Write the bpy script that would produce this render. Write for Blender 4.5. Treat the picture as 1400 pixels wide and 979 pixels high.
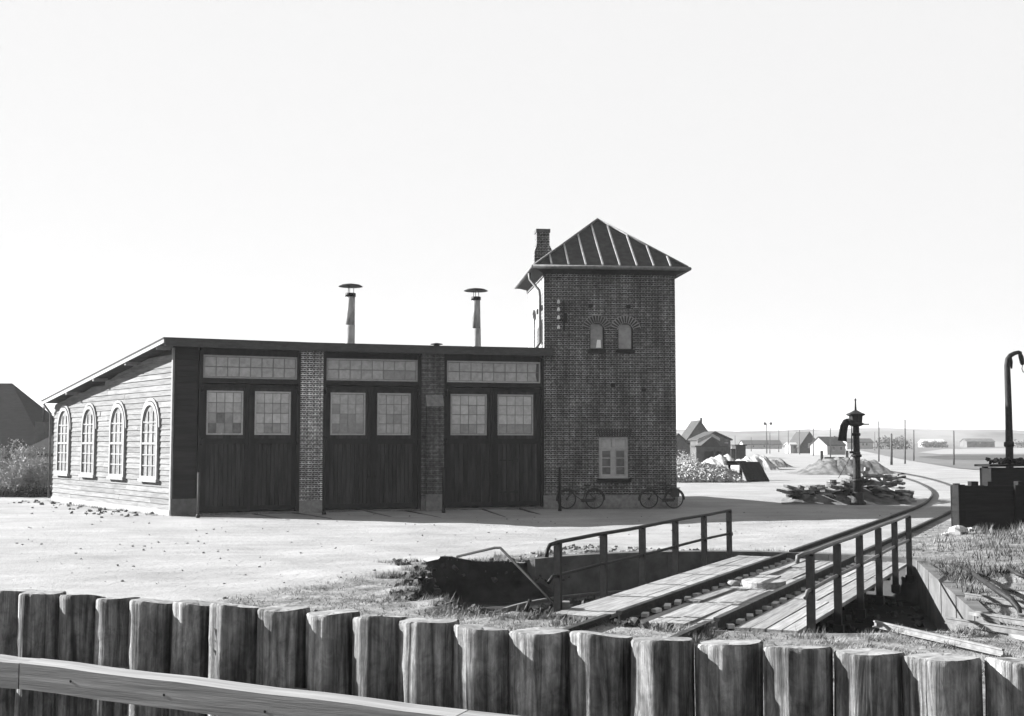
import bpy, math, random
import numpy as np
from mathutils import Vector, Matrix
random.seed(7); rng = np.random.default_rng(7)
R = math.radians
S = bpy.context.scene
C = S.collection
for o in list(bpy.data.objects): bpy.data.objects.remove(o)

# ------------------------------------------------------------------ camera
F_PX, CAM_Z, TILT = 1600.0, 2.6, math.atan(114.5/1600.0)
cam = bpy.data.cameras.new('camera'); cam.sensor_width = 36; cam.lens = 36*F_PX/1400
cam.clip_start = .1; cam.clip_end = 12000
camo = bpy.data.objects.new('camera', cam); C.objects.link(camo)
camo.location = (0, 0, CAM_Z); camo.rotation_euler = (R(90)+TILT, 0, 0)
S.camera = camo
S.render.resolution_x = 1024; S.render.resolution_y = 716

# ------------------------------------------------------------------ sky and sun
SUN_EL, SUN_A = R(23.5), R(20.0)          # elevation; angle behind the left
w = bpy.data.worlds.new('World'); S.world = w; w.use_nodes = True
nt = w.node_tree; nt.nodes.clear()
sky = nt.nodes.new('ShaderNodeTexSky'); sky.sky_type = 'NISHITA'; sky.sun_disc = False
sky.sun_elevation = SUN_EL; sky.sun_rotation = -(R(90)-SUN_A)
sky.air_density = 1.0; sky.dust_density = 2.2; sky.ozone_density = 1.0
bw = nt.nodes.new('ShaderNodeSeparateColor')          # blue-sensitive plate: the sky as its blue light alone
pw = nt.nodes.new('ShaderNodeMath'); pw.operation = 'POWER'; pw.inputs[1].default_value = .015
bg = nt.nodes.new('ShaderNodeBackground')
bg.inputs['Strength'].default_value = .15
wo = nt.nodes.new('ShaderNodeOutputWorld')
nt.links.new(sky.outputs[0], bw.inputs[0]); nt.links.new(bw.outputs[2], pw.inputs[0]); nt.links.new(pw.outputs[0], bg.inputs[0]); nt.links.new(bg.outputs[0], wo.inputs[0])
sl = bpy.data.lights.new('sun', 'SUN'); sl.energy = 5.0; sl.angle = R(.5); sl.color = (1, 1, 1)
so = bpy.data.objects.new('sun', sl); C.objects.link(so); so.location = (-60, 40, 60)
ldir = Vector((math.cos(SUN_A)*math.cos(SUN_EL), -math.sin(SUN_A)*math.cos(SUN_EL), -math.sin(SUN_EL)))
so.rotation_euler = ldir.to_track_quat('-Z', 'Y').to_euler()
vs = S.view_settings; vs.view_transform = 'Standard'; vs.look = 'None'; vs.gamma = 1; vs.use_curve_mapping = False
vs.exposure = 2.52
S.cycles.volume_bounces = 0
S.cycles.max_bounces = 6

# ------------------------------------------------------------------ helpers
def ray(px, py):
    dx = (px-700)/F_PX; dy = (489.5-py)/F_PX
    return Vector((dx, math.cos(TILT)-dy*math.sin(TILT), math.sin(TILT)+dy*math.cos(TILT)))
def G(px, py, z=0.0):                   # photo point -> point of the place on height z
    d = ray(px, py); k = (z-CAM_Z)/d.z
    return Vector((d.x*k, d.y*k, z))
def PD(px, py, D):                      # photo point -> point of the place at distance D
    d = ray(px, py); k = D/d.y
    return Vector((d.x*k, D, CAM_Z+d.z*k))

K = .8
def mat(name, c0, c1=None, scale=3.0, stretch=(1, 1, 1), rough=.85, bump=0.0, ov=.18, bscale=None, coord='Object', spec=.1, detail=6, lo=.35, hi=.65, rotz=None):
    m = bpy.data.materials.new(name); m.use_nodes = True
    t = m.node_tree; b = t.nodes['Principled BSDF']
    b.inputs['Roughness'].default_value = rough; b.inputs['Specular IOR Level'].default_value = spec
    if c1 is None: c1 = c0
    c0, c1 = c0*K, c1*K
    tc = t.nodes.new('ShaderNodeTexCoord'); mp = t.nodes.new('ShaderNodeMapping'); mp.inputs['Scale'].default_value = stretch
    t.links.new(tc.outputs[coord], mp.inputs[0])
    n = t.nodes.new('ShaderNodeTexNoise'); n.inputs['Scale'].default_value = scale; n.inputs['Detail'].default_value = detail
    n.inputs['Roughness'].default_value = .62
    t.links.new(mp.outputs[0], n.inputs['Vector'])
    r = t.nodes.new('ShaderNodeValToRGB')
    r.color_ramp.elements[0].position = lo; r.color_ramp.elements[1].position = hi
    r.color_ramp.elements[0].color = (c0, c0, c0, 1); r.color_ramp.elements[1].color = (c1, c1, c1, 1)
    t.links.new(n.outputs['Fac'], r.inputs[0]); out = r.outputs[0]
    # a little different on every object
    oi = t.nodes.new('ShaderNodeObjectInfo'); mr = t.nodes.new('ShaderNodeMapRange')
    mr.inputs['To Min'].default_value = 1-ov; mr.inputs['To Max'].default_value = 1+ov
    t.links.new(oi.outputs['Random'], mr.inputs['Value'])
    mx = t.nodes.new('ShaderNodeMix'); mx.data_type = 'RGBA'; mx.blend_type = 'MULTIPLY'; mx.inputs['Factor'].default_value = 1
    t.links.new(out, mx.inputs['A']); t.links.new(mr.outputs[0], mx.inputs['B'])
    # shift the pattern per object
    ad = t.nodes.new('ShaderNodeVectorMath'); ad.operation = 'ADD'
    cm = t.nodes.new('ShaderNodeVectorMath'); cm.operation = 'SCALE'; cm.inputs[0].default_value = (37, 53, 11)
    t.links.new(oi.outputs['Random'], cm.inputs['Scale']); t.links.new(tc.outputs[coord], ad.inputs[0]); t.links.new(cm.outputs[0], ad.inputs[1])
    if rotz is None: t.links.new(ad.outputs[0], mp.inputs[0])
    else:
        m0 = t.nodes.new('ShaderNodeMapping'); m0.inputs['Rotation'].default_value = (0, 0, rotz)
        t.links.new(ad.outputs[0], m0.inputs[0]); t.links.new(m0.outputs[0], mp.inputs[0])
    t.links.new(mx.outputs['Result'], b.inputs['Base Color'])
    if bump:
        bp = t.nodes.new('ShaderNodeBump'); bp.inputs['Strength'].default_value = bump; bp.inputs['Distance'].default_value = .02
        if bscale:
            n2 = t.nodes.new('ShaderNodeTexNoise'); n2.inputs['Scale'].default_value = bscale; n2.inputs['Detail'].default_value = 5
            t.links.new(mp.outputs[0], n2.inputs['Vector']); t.links.new(n2.outputs['Fac'], bp.inputs['Height'])
        else: t.links.new(n.outputs['Fac'], bp.inputs['Height'])
        t.links.new(bp.outputs[0], b.inputs['Normal'])
    return m

def brick_mat(name, a, b_, mortar, bw_=.24, rh=.075, ms=.013, dirt=.6):
    m = bpy.data.materials.new(name); m.use_nodes = True
    t = m.node_tree; b = t.nodes['Principled BSDF']; b.inputs['Roughness'].default_value = .9; b.inputs['Specular IOR Level'].default_value = .2
    a, b_, mortar = a*K, b_*K, mortar*K
    uv = t.nodes.new('ShaderNodeUVMap'); uv.uv_map = 'UVMap'
    def br(c1, c2, mo):
        k = t.nodes.new('ShaderNodeTexBrick'); k.inputs['Scale'].default_value = 1
        k.inputs['Brick Width'].default_value = bw_; k.inputs['Row Height'].default_value = rh
        k.inputs['Mortar Size'].default_value = ms; k.inputs['Mortar Smooth'].default_value = .2; k.inputs['Bias'].default_value = -.1
        k.squash = .5; k.squash_frequency = 2; k.offset = .25
        for s, v in (('Color1', c1), ('Color2', c2), ('Mortar', mo)): k.inputs[s].default_value = (v, v, v, 1)
        t.links.new(uv.outputs[0], k.inputs['Vector']); return k
    k = br(a, b_, mortar)
    n = t.nodes.new('ShaderNodeTexNoise'); n.inputs['Scale'].default_value = .9; n.inputs['Detail'].default_value = 7; n.inputs['Roughness'].default_value = .7
    t.links.new(uv.outputs[0], n.inputs['Vector'])
    r = t.nodes.new('ShaderNodeMapRange'); r.inputs['From Min'].default_value = .3; r.inputs['From Max'].default_value = .7
    r.inputs['To Min'].default_value = dirt; r.inputs['To Max'].default_value = 1.25
    t.links.new(n.outputs['Fac'], r.inputs['Value'])
    mx = t.nodes.new('ShaderNodeMix'); mx.data_type = 'RGBA'; mx.blend_type = 'MULTIPLY'; mx.inputs['Factor'].default_value = 1
    ms_ = t.nodes.new('ShaderNodeMapping'); ms_.inputs['Scale'].default_value = (1.3, .22, 1); t.links.new(uv.outputs[0], ms_.inputs[0])
    n2 = t.nodes.new('ShaderNodeTexNoise'); n2.inputs['Scale'].default_value = 1.6; n2.inputs['Detail'].default_value = 6; t.links.new(ms_.outputs[0], n2.inputs['Vector'])
    r2 = t.nodes.new('ShaderNodeMapRange'); r2.inputs['From Min'].default_value = .35; r2.inputs['From Max'].default_value = .62; r2.inputs['To Min'].default_value = .55; r2.inputs['To Max'].default_value = 1.12; t.links.new(n2.outputs['Fac'], r2.inputs['Value'])
    n5 = t.nodes.new('ShaderNodeTexNoise'); n5.inputs['Scale'].default_value = 7; n5.inputs['Detail'].default_value = 3; t.links.new(uv.outputs[0], n5.inputs['Vector'])
    r5 = t.nodes.new('ShaderNodeMapRange'); r5.inputs['From Min'].default_value = .35; r5.inputs['From Max'].default_value = .65; r5.inputs['To Min'].default_value = .6; r5.inputs['To Max'].default_value = 1.4; t.links.new(n5.outputs['Fac'], r5.inputs['Value'])
    q1 = t.nodes.new('ShaderNodeMath'); q1.operation = 'MULTIPLY'; t.links.new(r.outputs[0], q1.inputs[0]); t.links.new(r2.outputs[0], q1.inputs[1])
    q2 = t.nodes.new('ShaderNodeMath'); q2.operation = 'MULTIPLY'; t.links.new(q1.outputs[0], q2.inputs[0]); t.links.new(r5.outputs[0], q2.inputs[1])
    # cross bond: headers and stretchers step into diagonals
    sp = t.nodes.new('ShaderNodeSeparateXYZ'); t.links.new(uv.outputs[0], sp.inputs[0])
    def mt(op, a_, c_=None, v_=None):
        x_ = t.nodes.new('ShaderNodeMath'); x_.operation = op; t.links.new(a_, x_.inputs[0])
        if c_ is not None: t.links.new(c_, x_.inputs[1])
        elif v_ is not None: x_.inputs[1].default_value = v_
        return x_.outputs[0]
    du, dv = mt('MULTIPLY', sp.outputs[0], v_=2*math.pi/.48), mt('MULTIPLY', sp.outputs[1], v_=2*math.pi/.3)
    dg = mt('MULTIPLY', mt('SINE', mt('ADD', du, dv)), mt('SINE', mt('SUBTRACT', du, dv)))
    q3 = mt('MULTIPLY', q2.outputs[0], mt('ADD', mt('MULTIPLY', dg, v_=.42), v_=1.0))
    t.links.new(k.outputs['Color'], mx.inputs['A']); t.links.new(q3, mx.inputs['B'])
    t.links.new(mx.outputs['Result'], b.inputs['Base Color'])
    bp = t.nodes.new('ShaderNodeBump'); bp.inputs['Strength'].default_value = .5; bp.inputs['Distance'].default_value = .012
    iv = t.nodes.new('ShaderNodeMath'); iv.operation = 'SUBTRACT'; iv.inputs[0].default_value = 1
    t.links.new(k.outputs['Fac'], iv.inputs[1]); t.links.new(iv.outputs[0], bp.inputs['Height']); t.links.new(bp.outputs[0], b.inputs['Normal'])
    return m

M = dict(
    door=mat('door_wood', .012, .042, 5, (1, 1, .12), bump=.25),
    frame=mat('dark_frame', .014, .024, 6, (1, 1, .3)),
    sash=mat('pale_sash', .27, .34, 8),
    clap=mat('whitewashed_board', .095, .175, 3.2, (.35, .35, 4), bump=.35),
    white=mat('white_paint', .2, .26, 5),
    darkboard=mat('tarred_board', .014, .026, 3, (.3, .3, 3), bump=.3),
    stone=mat('plinth_stone', .07, .11, 5, bump=.4),
    pier_plinth=mat('rendered_plinth', .12, .2, 6, bump=.4),
    felt=mat('roofing_felt', .03, .06, 4),
    fascia=mat('fascia_board', .035, .055, 4, (1, 1, 3)),
    tower_roof=mat('tower_roof_sheet', .018, .04, 4, (1, 1, 1), rough=.6),
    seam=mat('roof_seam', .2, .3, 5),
    zinc=mat('zinc_gutter', .09, .16, 6, rough=.5),
    iron=mat('dark_iron', .008, .02, 12, rough=.6),
    bike=mat('bicycle_enamel', .028, .045, 20, rough=.45),
    rust=mat('rusty_rail', .015, .04, 9, rough=.7),
    railhead=mat('worn_rail', .1, .17, 9, rough=.5),
    vent=mat('weathered_tin', .12, .36, 3.5, (1, 1, .35), rough=.6),
    deck=mat('weathered_deck', .13, .25, 3, (7, .45, 7), bump=.6, rotz=R(26.7)),
    bolt=mat('lit_toned_clip', .3, .45, 9),  # clips coloured pale to stand for the sun catching them
    concrete=mat('pit_concrete', .05, .1, 2.2, bump=.3),
    concrete2=mat('pale_pit_concrete', .065, .11, 2.2, bump=.3),
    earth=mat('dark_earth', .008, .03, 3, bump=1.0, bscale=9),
    log=mat('weathered_log', .022, .14, 6.5, (1, 1, .13), bump=.9, lo=.36, hi=.74, detail=9),
    logtop=mat('log_end_grain', .12, .2, 14, bump=.3),
    rail_board=mat('fence_board', .13, .22, 3, (.35, 7, 7), bump=.4, rotz=R(23.5)),
    tar=mat('tarred_plank', .005, .012, 4, (.4, 4, 4), bump=.4),
    lumber=mat('old_lumber', .05, .26, 2.2, (1, 1, 1), bump=.3),
    tile=mat('dark_tile_roof', .01, .02, 2, (1, 1, 5), bump=.4),
    bwall=mat('house_brick', .05, .085, 2),
    house_roof=mat('house_roof', .025, .045, 2),
    house_white=mat('limewash', .26, .32, 2),
    mound=mat('heaped_soil', .05, .15, 1.3, bump=1.0, bscale=5),
    pale_mound=mat('heaped_sand', .15, .26, 1.2, bump=1.0, bscale=5),
    rubble=mat('broken_brick', .1, .34, 4),
    whitestone=mat('pale_stone', .25, .33, 4, bump=.4),
    twig=mat('dry_twig', .2, .4, 2),
    grass=mat('dry_grass', .09, .23, .8),
    clod=mat('clod', .08, .18, 6),
    field=mat('stubble_field', .075, .1, .05), field_dark=mat('ploughed_field', .04, .06, .05), field_light=mat('pale_field', .17, .21, .05),
    hill=mat('far_hill', .07, .17, .02), hedge=mat('far_hedge', .05, .1, .6),
    pole=mat('pole_wood', .05, .09, 4),
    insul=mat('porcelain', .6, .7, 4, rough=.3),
)
def log_mat():
    m = M['log']; t = m.node_tree; b = t.nodes['Principled BSDF']
    tc = t.nodes.new('ShaderNodeTexCoord'); oi = t.nodes.new('ShaderNodeObjectInfo')
    cm = t.nodes.new('ShaderNodeVectorMath'); cm.operation = 'SCALE'; cm.inputs[0].default_value = (37, 53, 11); t.links.new(oi.outputs['Random'], cm.inputs['Scale'])
    ad = t.nodes.new('ShaderNodeVectorMath'); t.links.new(tc.outputs['Object'], ad.inputs[0]); t.links.new(cm.outputs[0], ad.inputs[1])
    def nz(sc, st, de, ro, dist=0):
        mp = t.nodes.new('ShaderNodeMapping'); mp.inputs['Scale'].default_value = st; t.links.new(ad.outputs[0], mp.inputs[0])
        n = t.nodes.new('ShaderNodeTexNoise'); n.inputs['Scale'].default_value = sc; n.inputs['Detail'].default_value = de; n.inputs['Roughness'].default_value = ro; n.inputs['Distortion'].default_value = dist
        t.links.new(mp.outputs[0], n.inputs['Vector']); return n
    def rg(n, a, b_, lo, hi):
        r = t.nodes.new('ShaderNodeMapRange'); r.inputs['From Min'].default_value = lo; r.inputs['From Max'].default_value = hi; r.inputs['To Min'].default_value = a; r.inputs['To Max'].default_value = b_
        t.links.new(n.outputs['Fac'], r.inputs['Value']); return r.outputs[0]
    def mul(a, c):
        x = t.nodes.new('ShaderNodeMath'); x.operation = 'MULTIPLY'; t.links.new(a, x.inputs[0]); t.links.new(c, x.inputs[1]); return x.outputs[0]
    fine = nz(26, (1, 1, .055), 8, .7, .6); blot = nz(5, (1, 1, .28), 5, .6, 1.2); dark = nz(11, (1, 1, .05), 4, .6, .4)
    iso = nz(17, (1, 1, .7), 6, .7, .8)
    v = mul(rg(iso, .62, 1.3, .34, .66), rg(blot, 1, 1, 0, 1)); v = mul(v, rg(fine, 1, 1, 0, 1))
    v = mul(v, mul(rg(fine, .05, .235, .34, .68), rg(blot, .45, 1.5, .33, .68))); v = mul(v, rg(dark, .32, 1.08, .36, .5))
    t.links.new(v, b.inputs['Base Color'])
    bp = t.nodes.new('ShaderNodeBump'); bp.inputs['Strength'].default_value = 1; bp.inputs['Distance'].default_value = .012
    t.links.new(mul(rg(fine, 0, 1, .3, .7), rg(dark, 0, 1, .34, .5)), bp.inputs['Height']); t.links.new(bp.outputs[0], b.inputs['Normal'])
log_mat()
M['brick'] = brick_mat('tower_brick', .012, .052, .24, ms=.014, dirt=.5)
M['pier_brick'] = brick_mat('pier_brick', .035, .06, .45, ms=.018)
M['pier_brick_dull'] = brick_mat('worn_pier_brick', .05, .085, .11)
M['lumps'] = mat('earth_lump', .02, .075, 7, bump=.5)
M['weed'] = mat('dark_weed', .03, .09, 2)
M['bars'] = mat('glazing_bar', .13, .17, 8)
M['arch'] = mat('arch_brick', .03, .05, 9)
M['mortar'] = mat('lime_mortar', .16, .24, 9)
def glass(name, c0, c1, rough):
    return mat(name, c0, c1, 5, rough=rough, spec=.5, ov=.07)
M['glass'] = [glass('mid_reflection_glass', .23, .33, .12), glass('dim_reflection_glass', .15, .22, .1), glass('dark_glass', .05, .1, .05), glass('pale_glass', .3, .4, .15)]  # window reflections put into the glass colour as grey tones
M['side_glass'] = glass('curtained_glass', .09, .2, .1)

class MB:
    def __init__(s): s.v = []; s.f = []; s.sm = []
    def add(s, vs, fs, smooth=False):
        o = len(s.v); s.v += [Vector(v) for v in vs]; s.f += [tuple(i+o for i in f) for f in fs]; s.sm += [smooth]*len(fs); return s
    def hexa(s, p):          # 8 corners: bottom 4 ccw, top 4 ccw
        return s.add(p, [(3, 2, 1, 0), (4, 5, 6, 7), (0, 1, 5, 4), (1, 2, 6, 5), (2, 3, 7, 6), (3, 0, 4, 7)])
    def box(s, c, d, rot=None):
        c = Vector(c); h = [x/2 for x in d]
        p = [Vector((x*h[0], y*h[1], z*h[2])) for z in (-1, 1) for x, y in ((-1, -1), (1, -1), (1, 1), (-1, 1))]
        if rot is not None: p = [rot @ q for q in p]
        return s.hexa([q+c for q in p])
    def tube(s, p0, p1, r0, r1=None, n=8, cap=True):
        return s.sweep([p0, p1], [r0, r0 if r1 is None else r1], n, cap)
    def sweep(s, pts, rad, n=8, cap=True, smooth=True):
        pts = [Vector(p) for p in pts]
        if not hasattr(rad, '__len__'): rad = [rad]*len(pts)
        vs = []; up = None
        for i, p in enumerate(pts):
            t = (pts[min(i+1, len(pts)-1)]-pts[max(i-1, 0)]).normalized()
            if up is None:
                up = Vector((0, 0, 1)) if abs(t.z) < .9 else Vector((0, 1, 0))
            a = t.cross(up).normalized(); b = a.cross(t).normalized(); up = b
            for k in range(n):
                q = 2*math.pi*k/n; vs.append(p+(a*math.cos(q)+b*math.sin(q))*rad[i])
        fs = []
        for i in range(len(pts)-1):
            for k in range(n): fs.append((i*n+k, i*n+(k+1) % n, (i+1)*n+(k+1) % n, (i+1)*n+k))
        s.add(vs, fs, smooth)
        if cap:
            o = len(s.v)-len(vs); s.f += [tuple(o+k for k in reversed(range(n))), tuple(o+(len(pts)-1)*n+k for k in range(n))]; s.sm += [False, False]
        return s
    def lathe(s, prof, c, n=16, smooth=True):
        c = Vector(c); vs = []
        for r, z in prof:
            for k in range(n): vs.append(c+Vector((r*math.cos(2*math.pi*k/n), r*math.sin(2*math.pi*k/n), z)))
        fs = [(i*n+k, i*n+(k+1) % n, (i+1)*n+(k+1) % n, (i+1)*n+k) for i in range(len(prof)-1) for k in range(n)]
        s.add(vs, fs, smooth); o = len(s.v)-len(vs)
        s.f += [tuple(o+k for k in reversed(range(n))), tuple(o+(len(prof)-1)*n+k for k in range(n))]; s.sm += [False, False]
        return s
    def prism(s, fr, out, n0, n1):      # outline of (u,z) in a frame, extruded n0..n1
        k = len(out); vs = [fr.p(u, n0, z) for u, z in out]+[fr.p(u, n1, z) for u, z in out]
        return s.add(vs, [tuple(range(k)), tuple(reversed(range(k, 2*k)))]+[(i, i+k, (i+1) % k+k, (i+1) % k) for i in range(k)])
    def ring(s, fr, out, inn, n0, n1):  # frame between two outlines
        k = len(out); vs = [fr.p(u, n0, z) for u, z in out]+[fr.p(u, n0, z) for u, z in inn]+[fr.p(u, n1, z) for u, z in out]+[fr.p(u, n1, z) for u, z in inn]
        fs = []
        for i in range(k):
            j = (i+1) % k
            fs += [(i, j, k+j, k+i), (2*k+i, 3*k+i, 3*k+j, 2*k+j), (i, 2*k+i, 2*k+j, j), (k+i, k+j, 3*k+j, 3*k+i)]
        return s.add(vs, fs)
    def fbox(s, fr, u0, u1, n0, n1, z0, z1):
        return s.hexa([fr.p(u0, n1, z0), fr.p(u1, n1, z0), fr.p(u1, n0, z0), fr.p(u0, n0, z0), fr.p(u0, n1, z1), fr.p(u1, n1, z1), fr.p(u1, n0, z1), fr.p(u0, n0, z1)])
    def mesh(s, name, m, org):
        me = bpy.data.meshes.new(name); me.from_pydata([v-org for v in s.v], [], s.f)
        me.polygons.foreach_set('use_smooth', s.sm)
        uv = me.uv_layers.new(name='UVMap')
        buf = np.empty(len(me.loops)*2, dtype=np.float32)
        for p in me.polygons:
            nn = p.normal
            if abs(nn.z) > .8: a, b = Vector((1, 0, 0)), Vector((0, 1, 0))
            else: a, b = Vector((-nn.y, nn.x, 0)).normalized(), Vector((0, 0, 1))
            for li in p.loop_indices:
                q = me.vertices[me.loops[li].vertex_index].co
                buf[2*li] = q.dot(a); buf[2*li+1] = q.dot(b)
        uv.data.foreach_set('uv', buf)
        me.materials.append(m); return me
    def build(s, name, m, parent=None, org=None):
        org = Vector(org) if org is not None else (Vector(ROOTLOC[root_of(parent)]) if parent else Vector((0, 0, 0)))
        me = s.mesh(name, m, org)
        o = bpy.data.objects.new(name, me); C.objects.link(o)
        if parent: o.parent = parent
        else: o.location = org; ROOTLOC[o.name] = tuple(org)
        return o
ROOTLOC = {}
def root_of(o):
    while o.parent: o = o.parent
    return o.name
class Fr:
    def __init__(s, o, th): s.o = Vector((o[0], o[1], 0)); s.th = th; s.u = Vector((math.cos(th), math.sin(th), 0)); s.n = Vector((math.sin(th), -math.cos(th), 0))
    def p(s, u, n, z): return s.o+s.u*u+s.n*n+Vector((0, 0, z))
def frame2(a, b):
    a = Vector(a); b = Vector(b); return Fr(a, math.atan2(b.y-a.y, b.x-a.x)), (b-a).length
def tag(o, label, cat, group=None):
    o['label'] = label; o['category'] = cat
    if group: o['group'] = group
    return o
def thing(name, loc, label, cat, group=None):
    o = bpy.data.objects.new(name, None); C.objects.link(o); o.location = loc; o.empty_display_size = .2
    ROOTLOC[o.name] = tuple(loc); return tag(o, label, cat, group)
def inst(name, me, parent, loc, rz=0, scale=None):     # a piece that shares mesh data; loc in world
    o = bpy.data.objects.new(name, me); C.objects.link(o)
    if parent: o.parent = parent; loc = Vector(loc)-Vector(ROOTLOC[root_of(parent)])
    o.location = loc; o.rotation_euler = (0, 0, rz) if not hasattr(rz, '__len__') else rz
    if scale: o.scale = scale
    return o
def struct(o): o['kind'] = 'structure'; return o
def stuff(o): o['kind'] = 'stuff'; return o
def V2(x, y): return Vector((x, y, 0))

# ------------------------------------------------------------------ the lie of the land
PC = Vector((4.6, 22.0, 0)); PR = 5.62
AX = Vector((math.sin(R(26.7)), math.cos(R(26.7)), 0)); AV = Vector((AX.y, -AX.x, 0))
def wob(x, y, s=1.0, p=0.0):
    return (math.sin(x*1.7*s+p)*math.cos(y*1.3*s+1.1+p)+.5*math.sin(x*3.9*s+y*2.7*s+p*2)+.35*math.sin(y*6.1*s-x*5.3*s+p*3))/1.85
def earthy(th):          # 1 where the pit side is broken earth
    d = math.degrees(th) % 360
    return max(0.0, min(1.0, min((d-136)/9, (238-d)/20)))
def pit_r(th):               # the pit is cut off straight along the grassy side
    c = math.cos(th+R(12.9)); return min(PR, 3.25/c) if c > .1 else PR
def rim(th):
    e = earthy(th)
    return pit_r(th)+.14+e*(.15+1.5*math.exp(-((math.degrees(th) % 360-151)/10)**2)+.62*math.sin((math.degrees(th) % 360-136)/102*math.pi)+.13*math.sin(th*17)+.09*math.sin(th*31+1)+.07*math.sin(th*67)+.06*math.sin(th*113+2)+.04*math.sin(th*199))
GB = [(-30, 12), (-9, 15.5), (-5.4, 18.2), (-4.1, 21.2), (-2.2, 24.8), (.36, 28.2), (3, 28.6), (6.5, 28.4), (8.6, 27.5), (10, 31), (13.2, 38.5), (18.8, 43), (40, 50)]
def grassy(x, y):
    b = np.interp(x, [g[0] for g in GB], [g[1] for g in GB])
    return max(0.0, min(1.0, (b-y)/1.6+.5))
def height(x, y):
    r = math.hypot(x, y-20); near = max(0.0, 1-r/75)
    h = .035*near*wob(x*.8, y*.8)+.02*near*wob(x*2.3, y*2.3, 1, 2)*grassy(x, y)
    h += .42*math.exp(-((x-16.5)/3.2)**2-((y-29)/4)**2)          # bank by the bin
    h += .22*math.exp(-((x-10.5)/1.6)**2-((y-21)/3.0)**2)
    h -= .05*math.exp(-((x+16)/4)**2-((y-50)/4)**2)
    rp = math.hypot(x-PC.x, y-PC.y)
    q = abs((Vector((x, y, 0))-PC).dot(AV))                     # keep the track bed level
    k = min(1, max(0, (q-1.4)/1.0)); h = h*k
    return h-.02
nA, rr = 720, []
r = 0.0
while r < 3000: rr.append(r); r += .07+r*.035
gv, gf, gw = [], [], []
for i, r in enumerate(rr):
    for k in range(nA):
        th = 2*math.pi*k/nA; q = rim(th)+r
        x, y = PC.x+q*math.cos(th), PC.y+q*math.sin(th)
        e = earthy(th); z = height(x, y)
        if e and r < .8: z += e*(.05*math.sin(th*23)+.04*math.sin(th*57))*(1-r/.8)
        gv.append((x, y, z)); gw.append(grassy(x, y) if r < 200 else 0)
for i in range(len(rr)-1):
    for k in range(nA): gf.append((i*nA+k, (i+1)*nA+k, (i+1)*nA+(k+1) % nA, i*nA+(k+1) % nA))
me = bpy.data.meshes.new('ground'); me.from_pydata(gv, [], gf)
me.polygons.foreach_set('use_smooth', [True]*len(gf))
at_ = me.attributes.new('grass', 'FLOAT', 'POINT'); at_.data.foreach_set('value', gw)
def ground_mat():
    m = bpy.data.materials.new('sandy_yard'); m.use_nodes = True; t = m.node_tree; b = t.nodes['Principled BSDF']
    b.inputs['Roughness'].default_value = .95; b.inputs['Specular IOR Level'].default_value = .1
    tc = t.nodes.new('ShaderNodeTexCoord')
    def noise(sc, de=8, ro=.65, st=None):
        n = t.nodes.new('ShaderNodeTexNoise'); n.inputs['Scale'].default_value = sc; n.inputs['Detail'].default_value = de; n.inputs['Roughness'].default_value = ro
        if st:
            mp = t.nodes.new('ShaderNodeMapping'); mp.inputs['Scale'].default_value = st; mp.inputs['Rotation'].default_value = (0, 0, R(-20)); t.links.new(tc.outputs['Object'], mp.inputs[0]); t.links.new(mp.outputs[0], n.inputs['Vector'])
        else: t.links.new(tc.outputs['Object'], n.inputs['Vector'])
        return n
    def ramp(n, p0, c0, p1, c1):
        r = t.nodes.new('ShaderNodeValToRGB'); e = r.color_ramp.elements
        e[0].position, e[1].position = p0, p1; e[0].color = (c0, c0, c0, 1); e[1].color = (c1, c1, c1, 1)
        t.links.new(n.outputs['Fac'], r.inputs[0]); return r
    def mix(f, a, b_, mode='MIX'):
        x = t.nodes.new('ShaderNodeMix'); x.data_type = 'RGBA'; x.blend_type = mode
        if isinstance(f, float): x.inputs['Factor'].default_value = f
        else: t.links.new(f, x.inputs['Factor'])
        t.links.new(a, x.inputs['A']); t.links.new(b_, x.inputs['B']); return x.outputs['Result']
    sand = ramp(noise(.35, 9, .6), .3, .145, .65, .212)
    streak = ramp(noise(1.0, 6, .6, (.16, 1.5, 1)), .38, .88, .6, 1.0)
    speck = ramp(noise(7.0, 6, .75), .33, .55, .45, 1.0)
    s1 = mix(1.0, sand.outputs[0], streak.outputs[0], 'MULTIPLY'); s1 = mix(.85, s1, speck.outputs[0], 'MULTIPLY')
    gr = ramp(noise(1.6, 10, .72), .38, .05, .62, .185)
    gs = ramp(noise(14.0, 6, .8), .3, .5, .6, 1.15)
    g1 = mix(.9, gr.outputs[0], gs.outputs[0], 'MULTIPLY')
    a = t.nodes.new('ShaderNodeAttribute'); a.attribute_name = 'grass'
    n3 = noise(.9, 6, .7); ad = t.nodes.new('ShaderNodeMath'); ad.operation = 'MULTIPLY_ADD'; ad.inputs[1].default_value = 1.6; ad.inputs[2].default_value = -.8
    t.links.new(n3.outputs['Fac'], ad.inputs[0])
    sm = t.nodes.new('ShaderNodeMath'); sm.operation = 'ADD'; sm.use_clamp = True; t.links.new(a.outputs['Fac'], sm.inputs[0]); t.links.new(ad.outputs[0], sm.inputs[1])
    gm = t.nodes.new('ShaderNodeMath'); gm.operation = 'MULTIPLY'; t.links.new(sm.outputs[0], gm.inputs[0]); t.links.new(a.outputs['Fac'], gm.inputs[1])
    cl = mix(gm.outputs[0], s1, g1)
    t.links.new(cl, b.inputs['Base Color'])
    bp = t.nodes.new('ShaderNodeBump'); bp.inputs['Strength'].default_value = .9; bp.inputs['Distance'].default_value = .035
    n4 = noise(8.0, 9, .75); t.links.new(n4.outputs['Fac'], bp.inputs['Height']); t.links.new(bp.outputs[0], b.inputs['Normal'])
    return m
me.materials.append(ground_mat())
ground = struct(bpy.data.objects.new('ground', me)); C.objects.link(ground)

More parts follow.
